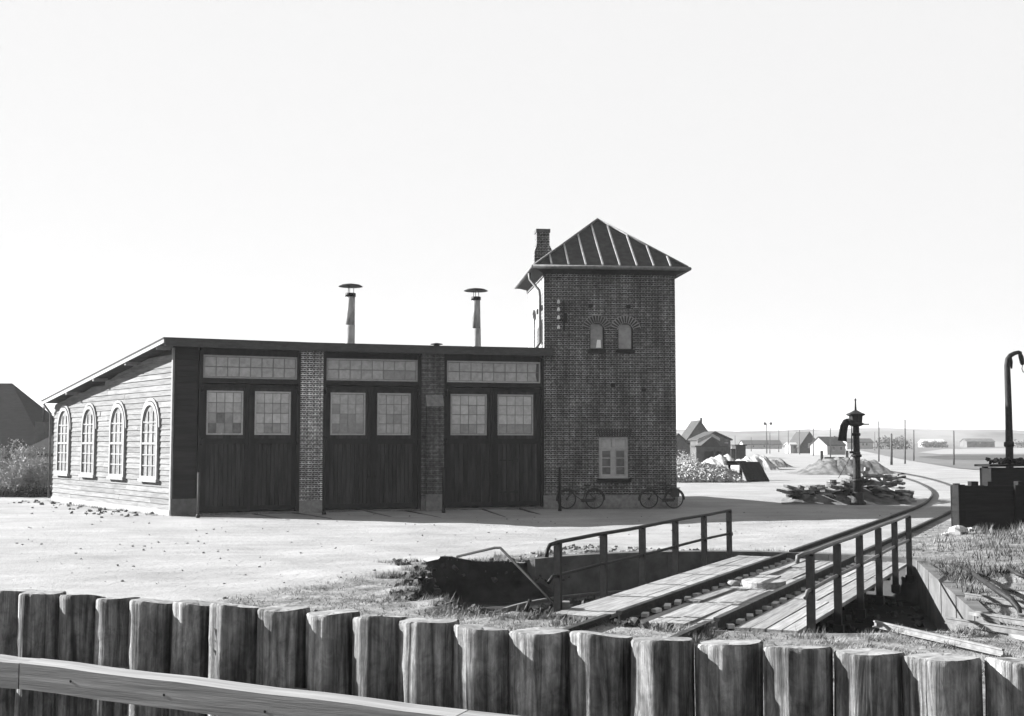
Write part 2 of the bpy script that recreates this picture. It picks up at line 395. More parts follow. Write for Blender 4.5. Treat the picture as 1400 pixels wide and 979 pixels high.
def field(name, pts, m, z):
    b = MB(); b.add([G(x, y, z) for x, y in pts], [tuple(range(len(pts)))]); return struct(b.build(name, m))
field('field', [(2000, 700), (1400, 647), (1310, 640), (1230, 627), (1180, 616.5), (1150, 610), (2200, 608)], M['field'], .03)
field('ploughed_field', [(2000, 645), (1400, 629), (1290, 628), (1255, 624.5), (1290, 622.5), (1400, 622), (2100, 620)], M['field_dark'], .06)
field('pale_field', [(2100, 619.5), (1400, 620.5), (1285, 621), (1255, 618.5), (1290, 614), (1400, 612.5), (2100, 612)], M['field_light'], .09)
field('far_field', [(1150, 611.5), (1075, 611.5), (1010, 612), (900, 611), (900, 608), (1150, 608)], M['field'], .03)

def hill(D, x0, x1, top, seed, depth, bumps=.0):
    b = MB(); n = 160; m = 7; vs = []
    for i in range(n+1):
        x = x0+(x1-x0)*i/n
        hh = top*(.62+.26*math.sin(x*.0021+seed)+.16*math.sin(x*.006+seed*2.1)) + bumps*max(0, wob(x*.012, seed*3))*2 + bumps*.5*abs(math.sin(x*.05+seed))
        for j in range(m+1):
            q = j/m; vs.append((x, D+depth*q, hh*math.sin(math.pi*q)-1.0))
    fs = [(i*(m+1)+j, (i+1)*(m+1)+j, (i+1)*(m+1)+j+1, i*(m+1)+j+1) for i in range(n) for j in range(m)]
    b.add(vs, fs, True); return struct(b.build('hill', M['hill']))
hill(620, -900, 1400, 10, .4, 160, 1.5); hill(950, -1200, 1700, 18, 1.7, 260, 3); hill(1500, -1700, 2300, 29, 3.1, 400, 3)

# ------------------------------------------------------------------ engine shed
Q = [V2(-12.07, 41.7), V2(-7.48, 43.7), V2(-3.07, 45.1), V2(1.21, 46.2)]
sd = V2(-math.sin(R(38)), math.cos(R(38))); SL = 13.7
B = [Q[0]+sd*SL, Q[1]+V2(-math.sin(R(28)), math.cos(R(28)))*13.4, Q[2]+V2(-math.sin(R(17)), math.cos(R(17)))*13.4, Q[3]+V2(-math.sin(R(6.2)), math.cos(R(6.2)))*13.6]
ZF, ZB = 6.12, 4.36
shed = thing('engine_shed', Q[0], 'low three-bay engine shed with whitewashed board side and tall double doors', 'building')
SF, _ = frame2(B[0], Q[0])
def ztop(u): return ZB+(ZF-ZB)*u/SL            # underside of roof along the side wall
# side wall
w_ = MB(); w_.prism(SF, [(0.02, 0), (SL-.08, 0), (SL-.08, ZF-.14), (.02, ZB-.14)], -.2, -.03); side = w_.build('side_wall', M['darkboard'], shed)
pitch = .205; z = .16; bi = 0
while z < ZF-.2:
    u0 = 0.0
    if z+pitch > ZB-.12: u0 = max(0, (z+pitch-ZB+.12)/(ZF-ZB)*SL)
    if u0 > SL-.8: break
    b = MB(); sag = random.uniform(-.012, .012); s2 = random.uniform(-.012, .012)
    ub = max(0, (z-ZB+.12)/(ZF-ZB)*SL)
    cuts = [0]+sorted(random.uniform(.15, .9)*SL for _ in range(random.choice((1, 2, 2))))+[SL]
    for c0, c1 in zip(cuts, cuts[1:]):
        e0, e1 = max(c0+.006, ub), c1-.006; t0 = max(c0+.006, u0)
        if e1-t0 < .3: continue
        g_ = random.uniform(-.004, .007); sg0, sg1 = sag+(s2-sag)*e0/SL+random.uniform(-.006, .006), sag+(s2-sag)*e1/SL+random.uniform(-.006, .006)
        b = MB(); b.hexa([SF.p(e0, .034+g_, z+sg0), SF.p(e1, .034+g_, z+sg1), SF.p(e1, -.03, z+sg1), SF.p(e0, -.03, z+sg0),
                SF.p(t0, .004, z+pitch+.012+sg0), SF.p(e1, .004, z+pitch+.012+sg1), SF.p(e1, -.03, z+pitch+sg1), SF.p(t0, -.03, z+pitch+sg0)])
        b.build('board', M['clap'], side)
    z += pitch; bi += 1
b = MB(); b.fbox(SF, .0, SL-.02, -.1, .055, -.25, .17); b.build('side_plinth', M['white'], side)
b = MB(); b.fbox(SF, SL-.1, SL+.02, -.02, .05, .18, ZF-.16); b.build('corner_board', M['white'], side)
# back and hidden walls
b = MB()
for p, q in ((B[1], B[0]), (B[2], B[1]), (B[3], B[2])):
    f, L = frame2(p, q); b.fbox(f, .05, L-.05, -.25, -.05, -.2, ZB-.15)
f, L = frame2(Q[3], B[3]); b.prism(f, [(.05, -.2), (L-.05, -.2), (L-.05, ZB-.15), (.05, ZF-.15)], -.3, -.05)
b.build('rear_wall', M['bwall'], shed)
# pointed side windows
def arch(w, z0, zs, za, n=7):
    o = [(-w/2, z0), (w/2, z0), (w/2, zs)]
    for i in range(1, n): # right arc
        q = i/n; o.append((w/2*(1-q**1.8), zs+(za-zs)*(math.sin(q*math.pi/2)**.92)))
    o.append((0, za))
    for i in range(n-1, 0, -1):
        q = i/n; o.append((-w/2*(1-q**1.8), zs+(za-zs)*(math.sin(q*math.pi/2)**.92)))
    o.append((-w/2, zs)); return o
for wi, d in enumerate((2.0, 5.4, 8.8, 12.1)):
    uc = SL-d; sh = lambda o: [(u+uc, z) for u, z in o]
    g = MB(); g.prism(SF, sh(arch(1.46, 1.3, 3.15, 3.98)), .0, .045); win = g.build('window', M['side_glass'], side)
    g = MB(); g.ring(SF, sh(arch(1.64, 1.24, 3.15, 4.08)), sh(arch(1.42, 1.34, 3.15, 3.95)), .03, .11); g.build('frame', M['white'], win)
    g = MB(); g.ring(SF, sh(arch(1.86, 2.9, 3.12, 4.22))[2:-1], sh(arch(1.7, 2.9, 3.12, 4.12))[2:-1], .02, .085); g.build('hood', M['white'], win)
    g = MB(); g.fbox(SF, uc-.9, uc+.9, .02, .16, 1.13, 1.24); g.build('sill', M['white'], win)
    g = MB()
    for k in (-.24, .24): g.fbox(SF, uc+k-.022, uc+k+.022, .05, .075, 1.32, 3.72)
    for zz in (1.72, 2.12, 2.95, 3.32): g.fbox(SF, uc-.72, uc+.72, .052, .08, zz-.02, zz+.02)
    g.fbox(SF, uc-.72, uc+.72, .05, .1, 2.5, 2.58); g.build('glazing_bars', M['white'], win)
# roof
def off(p, q, s): return p+(q-p)*s
FO = []
n1 = (frame2(Q[0], Q[1])[0].n, frame2(Q[1], Q[2])[0].n, frame2(Q[2], Q[3])[0].n)
FO = [Q[0]+n1[0]*.42-frame2(Q[0], Q[1])[0].u*.0+SF.n*.4, Q[1]+(n1[0]+n1[1]).normalized()*.42, Q[2]+(n1[1]+n1[2]).normalized()*.42, Q[3]+n1[2]*.42+frame2(Q[2], Q[3])[0].u*.3]
BO = [B[0]+SF.n*.4+sd*.4+sd*.0*.5, B[1]+(B[1]-Q[1]).normalized()*.4, B[2]+(B[2]-Q[2]).normalized()*.4, B[3]+(B[3]-Q[3]).normalized()*.4]
b = MB(); vs = []
for p in FO: vs += [p+Vector((0, 0, ZF+.03)), p+Vector((0, 0, ZF+.14))]
for p in BO: vs += [p+Vector((0, 0, ZB-.03)), p+Vector((0, 0, ZB+.08))]
fs = []
for i in range(3):
    a, c = 2*i, 2*i+2; e, g_ = 8+2*i, 8+2*i+2
    fs += [(a+1, c+1, g_+1, e+1), (a, e, g_, c), (a, c, c+1, a+1), (e, e+1, g_+1, g_)]
fs += [(0, 1, 9, 8), (6, 14, 15, 7)]
b.add(vs, fs); roof = b.build('roof', M['felt'], shed)
for i in range(3):           # fascia along the front
    f, L = frame2(FO[i], FO[i+1]); b = MB(); b.fbox(f, -.003, L-.003, .003, .05, ZF-.16, ZF+.155); b.build('fascia', M['fascia'], roof)
f, L = frame2(BO[0], FO[0]); zb, zf = ZB+.02, ZF+.08
b = MB(); b.prism(f, [(0, zb-.12), (L, zf-.12), (L, zf+.02), (0, zb+.02)], .004, .05); b.build('verge_board', M['white'], roof)
b = MB(); b.prism(f, [(-.03, zb+.025), (L+.03, zf+.025), (L+.03, zf+.075), (-.03, zb+.075)], -.25, .07); b.build('verge_capping', M['felt'], roof)
for d in (.45, 3.6, 7.2, 10.6):
    u = SL-d; zz = ztop(u)-.1
    b = MB(); b.fbox(SF, u-.06, u+.06, -.1, .48, zz-.06, zz+.075); b.build('purlin_end', M['white'], roof)
# downpipe on the far corner
b = MB(); c0 = BO[0]+Vector((0, 0, ZB-.1))
b.sweep([c0+SF.u*.15, SF.p(-.15, .12, ZB-.5), SF.p(-.15, .1, .1)], .05, 8); b.build('downpipe', M['zinc'], shed)

# front bays --------------------------------------------------------------
def u_at(fr, px):           # photo column -> distance along the frame's front
    d = (px-700)/F_PX       # X = d*Y (small tilt ignored)
    return (d*fr.o.y-fr.o.x)/(fr.u.x-d*fr.u.y)
plank_me = {}
def bay(i, xl, xr, wins):
    f, L = frame2(Q[i], Q[i+1]); ul, ur = u_at(f, xl), u_at(f, xr)
    b = MB(); b.fbox(f, ul-.02, ur+.02, -.3, -.06, 5.74, ZF+.0); b.build('lintel', M['frame'], shed)
    b = MB(); b.fbox(f, ul-.0, ur+.0, -.3, .02, 4.72, 4.9); b.build('transom_rail', M['frame'], shed)
    # frame
    for e0 in (ul-.08, ur-.05): b = MB(); b.fbox(f, e0, e0+.13, -.3, .03, .0, 5.9); b.build('door_jamb', M['frame'], shed)
    # transom window with separate panes
    t = MB(); o = [(ul+.05, 4.9), (ur-.05, 4.9), (ur-.05, 5.74), (ul+.05, 5.74)]; q = [(ul+.11, 4.96), (ur-.11, 4.96), (ur-.11, 5.68), (ul+.11, 5.68)]
    t.ring(f, o, q, -.16, -.05); tw = t.build('transom_window', M['sash'], shed)
    nx = 8; pw = (ur-ul-.22)/nx; ph = .72/2
    for a in range(nx):
        for c in range(2):
            g = MB(); u0 = ul+.11+a*pw; z0 = 4.96+c*ph; k = [random.uniform(-.006, .006) for _ in range(4)]
            g.hexa([f.p(u0+.01, -.085+k[0], z0+.01), f.p(u0+pw-.01, -.085+k[1], z0+.01), f.p(u0+pw-.01, -.1, z0+.01), f.p(u0+.01, -.1, z0+.01),
                    f.p(u0+.01, -.085+k[2], z0+ph-.01), f.p(u0+pw-.01, -.085+k[3], z0+ph-.01), f.p(u0+pw-.01, -.1, z0+ph-.01), f.p(u0+.01, -.1, z0+ph-.01)])
            gi = 0
            if i == 1 and c == 0 and a in (5, 6, 7): gi = 1
            g.build('pane', M['glass'][gi], tw)
    g = MB()
    for a in range(1, nx): g.fbox(f, ul+.11+a*pw-.012, ul+.11+a*pw+.012, -.1, -.07, 4.96, 5.68)
    g.fbox(f, ul+.11, ur-.11, -.1, -.068, 5.305, 5.335); g.build('glazing_bars', M['bars'], tw)
    # leaves
    mid = (ul+ur)/2
    for li, (a0, a1) in enumerate(((ul+.05, mid-.012), (mid+.012, ur-.05))):
        leaf = MB(); z0, z1 = .1, 4.7
        wu0, wu1 = u_at(f, wins[li][0]), u_at(f, wins[li][1]); wz0, wz1 = 2.88, 4.42
        leaf.ring(f, [(a0, z0), (a1, z0), (a1, z1), (a0, z1)], [(a0+.16, z0+.18), (a1-.16, z0+.18), (a1-.16, z1-.14), (a0+.16, z1-.14)], -.16, -.06)
        leaf.fbox(f, a0+.16, a1-.16, -.15, -.065, 2.52, 2.72)
        dl = leaf.build('door_leaf', M['frame'], shed)
        b = MB(); b.ring(f, [(a0+.15, 2.71), (a1-.15, 2.71), (a1-.15, z1-.13), (a0+.15, z1-.13)], [(wu0, wz0), (wu1, wz0), (wu1, wz1), (wu0, wz1)], -.15, -.085); b.build('upper_panel', M['door'], dl)
        npl = 9; pw2 = (a1-a0-.32)/npl
        for k in range(npl):
            b = MB(); dd = random.uniform(0, .008); b.fbox(f, a0+.16+k*pw2+.006, a0+.16+(k+1)*pw2-.006, -.14, -.09+dd, .28, 2.53); b.build('plank', M['door'], dl)
        b = MB(); b.fbox(f, a0+.1, a1-.1, -.149, -.142, .2, 2.6); b.build('backing', M['frame'], dl)
        s = MB(); s.ring(f, [(wu0-.03, wz0-.03), (wu1+.03, wz0-.03), (wu1+.03, wz1+.03), (wu0-.03, wz1+.03)], [(wu0+.03, wz0+.03), (wu1-.03, wz0+.03), (wu1-.03, wz1-.03), (wu0+.03, wz1-.03)], -.13, -.06); sa = s.build('sash', M['sash'], dl)
        nx, nz = 4, 4; gw_, gh = (wu1-wu0-.06)/nx, (wz1-wz0-.06)/nz
        for a in range(nx):
            for c in range(nz):
                g = MB(); u0 = wu0+.03+a*gw_; zz = wz0+.03+c*gh; k = [random.uniform(-.006, .006) for _ in range(4)]
                g.hexa([f.p(u0+.008, -.095+k[0], zz+.008), f.p(u0+gw_-.008, -.095+k[1], zz+.008), f.p(u0+gw_-.008, -.112, zz+.008), f.p(u0+.008, -.112, zz+.008),
                        f.p(u0+.008, -.095+k[2], zz+gh-.008), f.p(u0+gw_-.008, -.095+k[3], zz+gh-.008), f.p(u0+gw_-.008, -.112, zz+gh-.008), f.p(u0+.008, -.112, zz+gh-.008)])
                tab = [{0: [2, 1, 1, 2], 1: [1, 2, 1, 0], 2: [0]*4, 3: [3]*4}, {0: [0, 1, 1, 0], 1: [3]*4, 2: [0]*4, 3: [3]*4},
                       {0: [1]*4, 1: [0, 1, 1, 0], 2: [1, 0, 0, 0], 3: [0]*4}, {0: [0]*4, 1: [0, 1, 1, 0], 2: [0]*4, 3: [0]*4},
                       {0: [0, 1, 1, 0], 1: [3]*4, 2: [3, 3, 0, 3], 3: [3]*4}, {0: [1]*4, 1: [3]*4, 2: [3]*4, 3: [3]*4}][2*i+li]  # tone per pane paints the reflections of each door window
                g.build('pane', M['glass'][tab[c][a]], sa)
        g = MB()
        for a in range(1, nx): g.fbox(f, wu0+.03+a*gw_-.01, wu0+.03+a*gw_+.01, -.112, -.085, wz0+.03, wz1-.03)
        for c in range(1, nz): g.fbox(f, wu0+.03, wu1-.03, -.112, -.083, wz0+.03+c*gh-.01, wz0+.03+c*gh+.01)
        g.build('glazing_bars', M['bars'], sa)
        b = MB(); hx = a1-.12 if li == 0 else a0+.12; b.tube(f.p(hx, -.05, 1.25), f.p(hx, -.05, 1.5), .015, n=6); b.fbox(f, hx-.04, hx+.04, -.06, -.045, 1.18, 1.57); b.build('door_handle', M['iron'], dl)
        if i == 2 and li == 1:
            for bz in (.62, 1.85): b = MB(); b.fbox(f, a0+.2, a0+.95, -.085, -.05, bz, bz+.06); b.fbox(f, a0+.8, a0+.95, -.05, -.03, bz-.04, bz+.1); b.build('bolt_bar', M['iron'], dl)
        hu = a0+.02 if li == 0 else a1-.02
        for hz in (2.6, 4.5):
            b = MB(); sg = 1 if li == 0 else -1
            b.hexa([f.p(*q) for q in [(min(hu-sg*.1, hu+sg*.2), -.05, hz-.04), (max(hu-sg*.1, hu+sg*.2), -.05, hz-.04), (max(hu-sg*.1, hu+sg*.2), -.058, hz-.04), (min(hu-sg*.1, hu+sg*.2), -.058, hz-.04),
                    (min(hu-sg*.1, hu+sg*.2), -.05, hz+.04), (max(hu-sg*.1, hu+sg*.2), -.05, hz+.04), (max(hu-sg*.1, hu+sg*.2), -.058, hz+.04), (min(hu-sg*.1, hu+sg*.2), -.058, hz+.04)]])
            b.tube(f.p(hu-sg*.04, .03, hz-.12), f.p(hu-sg*.04, .03, hz+.12), .045, n=8); b.build('hinge', M['iron'], dl)
    b = MB(); b.fbox(f, mid-.05, mid+.05, -.058, -.03, .12, 4.69); b.build('meeting_strip', M['frame'], shed)
    # dark void behind is closed by the rear wall; threshold
    b = MB(); b.fbox(f, ul-.05, ur+.05, -.4, .08, -.1, .05); b.build('threshold', M['stone'], shed)
bay(0, 275, 408, ((284, 332), (350, 397)))
bay(1, 444, 573, ((453.5, 499), (517.5, 561)))
bay(2, 609, 741, ((617.5, 665), (681.5, 728.5)))
# corner wall left of the first doors
f0, L0 = frame2(Q[0], Q[1]); uc0 = u_at(f0, 273)
cw = MB(); cw.fbox(f0, .02, uc0-.06, -.25, -.03, .5, ZF-.0); corner = cw.build('corner_wall', M['frame'], shed)
z = .62
while z < ZF-.25:
    b = MB(); b.hexa([f0.p(.06, .03, z), f0.p(uc0-.1, .03, z), f0.p(uc0-.1, -.03, z), f0.p(.06, -.03, z), f0.p(.06, .0, z+.2), f0.p(uc0-.1, .0, z+.2), f0.p(uc0-.1, -.03, z+.2), f0.p(.06, -.03, z+.2)]); b.build('board', M['darkboard'], corner); z += .205
b = MB(); b.fbox(f0, -.03, uc0-.07, -.3, .09, -.2, .58); b.build('plinth_block', M['stone'], corner)
# piers
def pier(i, xl, xr, n0, zt, m, nm='brick_pier'):
    a = Q[i]; th = (frame2(Q[i-1], Q[i])[0].th+frame2(Q[i], Q[i+1])[0].th)/2; f = Fr(a, th)
    ul, ur = u_at(f, xl), u_at(f, xr); b = MB(); b.fbox(f, ul, ur, -.4, n0, .42, zt); p = b.build(nm, m, shed)
    b = MB(); b.fbox(f, ul-.0, ur+.0, -.4, n0+.03, -.1, .42); b.build('pier_plinth', M['pier_plinth'], p); return f, p
f1, p1 = pier(1, 410.5, 441.5, .06, ZF-.02, M['pier_brick'])
b = MB(); b.fbox(f1, u_at(f1, 408), u_at(f1, 444), -.38, -.02, 0, ZF-.03); b.build('wall_infill', M['pier_brick_dull'], shed)
f2, p2 = pier(2, 576, 607, .06, ZF-.02, M['pier_brick_dull'])
b = MB(); ul, ur = u_at(f2, 582), u_at(f2, 604)
b.prism(f2, [(ul, .1), (ur, .1), (ur, 3.95), (ul, 3.95)], .062, .3); bt = b.build('buttress', M['pier_brick_dull'], p2)
b = MB(); b.hexa([f2.p(ul-.02, .34, 3.95), f2.p(ur+.02, .34, 3.95), f2.p(ur+.02, .062, 3.95), f2.p(ul-.02, .062, 3.95), f2.p(ul-.02, .3, 4.05), f2.p(ur+.02, .3, 4.05), f2.p(ur+.02, .08, 4.4), f2.p(ul-.02, .08, 4.4)]); b.build('cap_stone', M['pier_plinth'], p2)
b = MB(); b.fbox(f2, ul-.03, ur+.03, .09, .34, -.1, .6); b.build('pier_plinth', M['pier_plinth'], p2)

# smoke vents on the roof
def vent(px, D, w, ytop, ycap, tilt, label):
    base = PD(px, 480, D); base.z = 5.2; top = PD(px, ytop, D); cap = PD(px, ycap, D)
    r_ = w/2*D/F_PX; h = top.z-base.z
    t = thing('roof_vent', (base.x, base.y, base.z), label, 'vent', 'tin smoke vents on the shed roof')
    def P(z): return Vector((base.x+tilt*(z-base.z)/h, base.y, z))
    b = MB(); b.tube(P(base.z-.3), P(base.z+h*.62), r_*1.05, r_*1.03, 20); b.build('lower_pipe', M['vent'], t)
    b = MB(); b.tube(P(base.z+h*.6), P(top.z-.1), r_, r_*.98, 20); b.build('upper_pipe', M['vent'], t)
    b = MB(); b.tube(P(top.z-.14), P(top.z), r_*1.16, r_*1.16, 20); b.build('rim_band', M['iron'], t)
    b = MB(); c = P(cap.z); rc = 16.5*D/F_PX
    b.lathe([(rc, -.015), (rc, .0), (rc*.75, .06), (rc*.3, .1), (.02, .12)], c, 28); b.build('cap', M['iron'], t)
    for k in range(3):
        q = 2*math.pi*k/3+.4; d = Vector((math.cos(q), math.sin(q), 0))*r_*.7
        b = MB(); b.tube(P(top.z-.1)+d, c+d, .012, n=6); b.build('stay', M['iron'], t)
vent(478.5, 47.5, 12.5, 401, 391.5, 0, 'upright tin smoke vent with flat cap above the bay beside the white-boarded wall')
vent(652.5, 50.0, 11.5, 406, 397.5, -.06, 'slightly leaning tin smoke vent with flat cap on the roof next to the tower')
b = MB(); pv = PD(597, 470.5, 47.5)
b.tube((pv.x, pv.y, 5.4), (pv.x, pv.y, pv.z-.03), .12, n=12); b.lathe([(.25, -.02), (.25, .01), (.02, .05)], pv, 16)
tag(b.build('roof_ventilator', M['iron'], None, (pv.x, pv.y, 5.4)), 'squat capped ventilator just showing over the shed roof edge', 'vent')

# ------------------------------------------------------------------ brick tower
TH = R(6.2); TF = Fr((1.27, 46.1), TH); TW = 5.3; TZ = 9.36
tower = thing('brick_tower', TF.p(TW/2, -TW/2, 0), 'two-storey dark brick water tower with pyramid roof beside the shed', 'tower')
def walls(fr, L, holes, z0, z1, thick, nm, m, parent):
    """a wall face with rectangular holes, built of strips"""
    us = sorted(set([0, L]+[h[0] for h in holes]+[h[1] for h in holes])); zs = sorted(set([z0, z1]+[h[2] for h in holes]+[h[3] for h in holes]))
    b = MB()
    for a, c in zip(us, us[1:]):
        for d, e in zip(zs, zs[1:]):
            if any(h[0] <= a and c <= h[1] and h[2] <= d and e <= h[3] for h in holes): continue
            b.add([fr.p(a, 0, d), fr.p(c, 0, d), fr.p(c, 0, e), fr.p(a, 0, e)], [(0, 1, 2, 3)])
    for u0, u1, d, e in holes:   # reveals
        P = [fr.p(u, n, z) for n in (0, -thick) for u, z in ((u0, d), (u1, d), (u1, e), (u0, e))]
        b.add(P, [(0, 4, 5, 1), (1, 5, 6, 2), (2, 6, 7, 3), (3, 7, 4, 0)])
    return b.build(nm, m, parent)
def zz_at(px, py, D): return PD(px, py, D).z
wl, wr = u_at(TF, 818.5), u_at(TF, 858.5); wz0, wz1 = zz_at(838, 655, 45.6), zz_at(838, 597, 45.6)
h1 = (u_at(TF, 806.5), u_at(TF, 827)); h2 = (u_at(TF, 845), u_at(TF, 866.5)); hz0, hz1 = zz_at(835, 476, 45.6), zz_at(835, 438.5, 45.6)
walls(TF, TW, [(wl, wr, wz0, wz1), (h1[0], h1[1], hz0, hz1), (h2[0], h2[1], hz0, hz1)], .5, TZ, .22, 'front_wall', M['brick'], tower)
LF = Fr(TF.p(0, -TW, 0), TH-R(90)); RF = Fr(TF.p(TW, 0, 0), TH+R(90)); KF = Fr(TF.p(TW, -TW, 0), TH+R(180))
M['tower_left'] = brick_mat('sunlit_toned_brick', .2, .24, .27)  # sunlight put into the colour: far paler than the other walls' brick
for fr, m, nm in ((LF, M['tower_left'], 'sunlit_toned_wall'), (RF, M['brick'], 'side_wall'), (KF, M['brick'], 'back_wall')):
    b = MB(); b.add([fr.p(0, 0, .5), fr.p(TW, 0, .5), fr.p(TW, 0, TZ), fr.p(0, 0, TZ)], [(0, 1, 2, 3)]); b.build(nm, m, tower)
b = MB(); b.fbox(TF, -.03, TW+.03, -TW-.03, .05, -.2, .5); b.build('plinth', M['pier_plinth'], tower)
# corbel under the eaves
b = MB(); b.fbox(TF, -.05, TW+.05, -TW-.05, .05, TZ-.22, TZ+.02); b.build('eaves_course', M['brick'], tower)
# roof: hollow pyramid
OV = .43; ez = 9.42; apz = 11.98; cu, cn = TW/2, -TW/2
ev = [(-OV, OV), (TW+OV, OV), (TW+OV, -TW-OV), (-OV, -TW-OV)]
b = MB(); top = [TF.p(u, n, ez+.1) for u, n in ev]; bot = [TF.p(u, n, ez) for u, n in ev]; inn = [TF.p(u, n, TZ-.12) for u, n in ((.02, -.02), (TW-.02, -.02), (TW-.02, -TW+.02), (.02, -TW+.02))]
vs = top+bot+inn+[TF.p(cu, cn, apz)]
fs = []
for k in range(4):
    j = (k+1) % 4; fs += [(k, j, 12), (4+k, 4+j, j, k), (8+k, 8+j, 4+j, 4+k)]
b.add(vs, fs); troof = b.build('roof', M['tower_roof'], tower)
apex = TF.p(cu, cn, apz)
def on_slope(k, t, s):     # k side, t 0..1 along the eave, s up the slope (vertical fall line) clipped at the hip
    a, c = top[k], top[(k+1) % 4]; return a+(c-a)*t, s
for k in (0, 1, 3, 2):
    a, c = top[k], top[(k+1) % 4]; mid_ = (a+c)/2; upv = apex-mid_; nrm = (c-a).cross(apex-a).normalized()
    for i in range(1, 9):
        t = i/9+.0; s = 1-abs(2*t-1); p0 = a+(c-a)*t+upv*.015; p1 = a+(c-a)*t+upv*(s*.97)
        d = (p1-p0); x = (c-a).normalized()*.032; h = nrm*.06
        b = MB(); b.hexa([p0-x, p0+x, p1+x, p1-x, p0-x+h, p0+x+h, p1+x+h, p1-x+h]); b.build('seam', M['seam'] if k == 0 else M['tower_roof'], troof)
    b = MB(); b.sweep([a+Vector((0, 0, .03)), apex+Vector((0, 0, .03))], .05, 6); b.build('hip_roll', M['zinc'], troof)
for k in range(4):          # gutters
    a, c = bot[k], bot[(k+1) % 4]; o_ = (c-a).normalized(); nn = Vector((o_.y, -o_.x, 0))
    b = MB(); b.sweep([a+nn*.06-o_*.08+Vector((0, 0, .05)), c+nn*.06+o_*.08+Vector((0, 0, .05))], .075, 8); b.build('gutter', M['zinc'], troof)
# chimney
cp = TF.p(.55, -3.2, 0); fC = Fr((cp.x, cp.y), TH)
def zc(py): return zz_at(741, py, 49.2)
u0, u1 = u_at(fC, 733), u_at(fC, 750.5); uw0, uw1 = u_at(fC, 729.5), u_at(fC, 755)
b = MB(); b.fbox(fC, u0, u1, -.3, .3, zc(336), zc(317.5)); b.fbox(fC, uw0, uw1, -.36, .36, 9.3, zc(346))
b.hexa([fC.p(uw0, .36, zc(346)), fC.p(uw1, .36, zc(346)), fC.p(uw1, -.36, zc(346)), fC.p(uw0, -.36, zc(346)), fC.p(u0, .3, zc(336)), fC.p(u1, .3, zc(336)), fC.p(u1, -.3, zc(336)), fC.p(u0, -.3, zc(336))])
ch = b.build('chimney', M['brick'], troof)
b = MB(); b.fbox(fC, u0-.03, u1+.03, -.33, .33, zc(318.5), zc(314)); b.build('chimney_cap', M['stone'], ch) if False else b.build('chimney_cap', M['stone'], troof)
# ground window
b = MB(); b.ring(TF, [(wl, wz0), (wr, wz0), (wr, wz1), (wl, wz1)], [(wl+.09, wz0+.1), (wr-.09, wz0+.1), (wr-.09, wz1-.08), (wl+.09, wz1-.08)], -.16, -.06)
um = (wl+wr)/2; zt = wz1-.45*(wz1-wz0)*.62
b.fbox(TF, um-.06, um+.06, -.158, -.055, wz0+.1, wz1-.08); b.fbox(TF, wl+.09, wr-.09, -.157, -.058, zt-.05, zt+.05); gw = b.build('window', M['sash'], tower)
for a0, a1 in ((wl+.09, um-.06), (um+.06, wr-.09)):
    b = MB(); b.fbox(TF, a0, a1, -.15, -.11, zt+.05, wz1-.08); b.build('pane', M['glass'][0], gw)
    hh = (zt-.05-wz0-.1)/3
    for c in range(3):
        b = MB(); b.fbox(TF, a0+.05, a1-.05, -.15, -.11, wz0+.13+c*hh, wz0+.1+(c+1)*hh-.02); b.build('pane', M['glass'][2], gw)
    b = MB(); b.ring(TF, [(a0, wz0+.1), (a1, wz0+.1), (a1, zt-.05), (a0, zt-.05)], [(a0+.055, wz0+.16), (a1-.055, wz0+.16), (a1-.055, zt-.1), (a0+.055, zt-.1)], -.14, -.075)
    for c in (1, 2): b.fbox(TF, a0+.05, a1-.05, -.14, -.09, wz0+.11+c*hh-.018, wz0+.11+c*hh+.018)
    b.build('casement', M['sash'], gw)
b = MB(); b.fbox(TF, wl-.1, wr+.1, -.1, .09, wz0-.14, wz0-.002); b.build('sill', M['iron'], gw)
nb = 14
for k in range(nb):        # soldier course over the window
    b = MB(); q = (k+.5)/nb; uu = wl-.12+(wr-wl+.24)*q; le = (q-.5)*.12
    b.hexa([TF.p(uu-.034, .012, wz1+.01), TF.p(uu+.034, .012, wz1+.01), TF.p(uu+.034, -.01, wz1+.01), TF.p(uu-.034, -.01, wz1+.01), TF.p(uu-.034+le, .012, wz1+.3), TF.p(uu+.034+le, .012, wz1+.3), TF.p(uu+.034+le, -.01, wz1+.3), TF.p(uu-.034+le, -.01, wz1+.3)])
    b.build('arch_brick', M['arch'], gw)
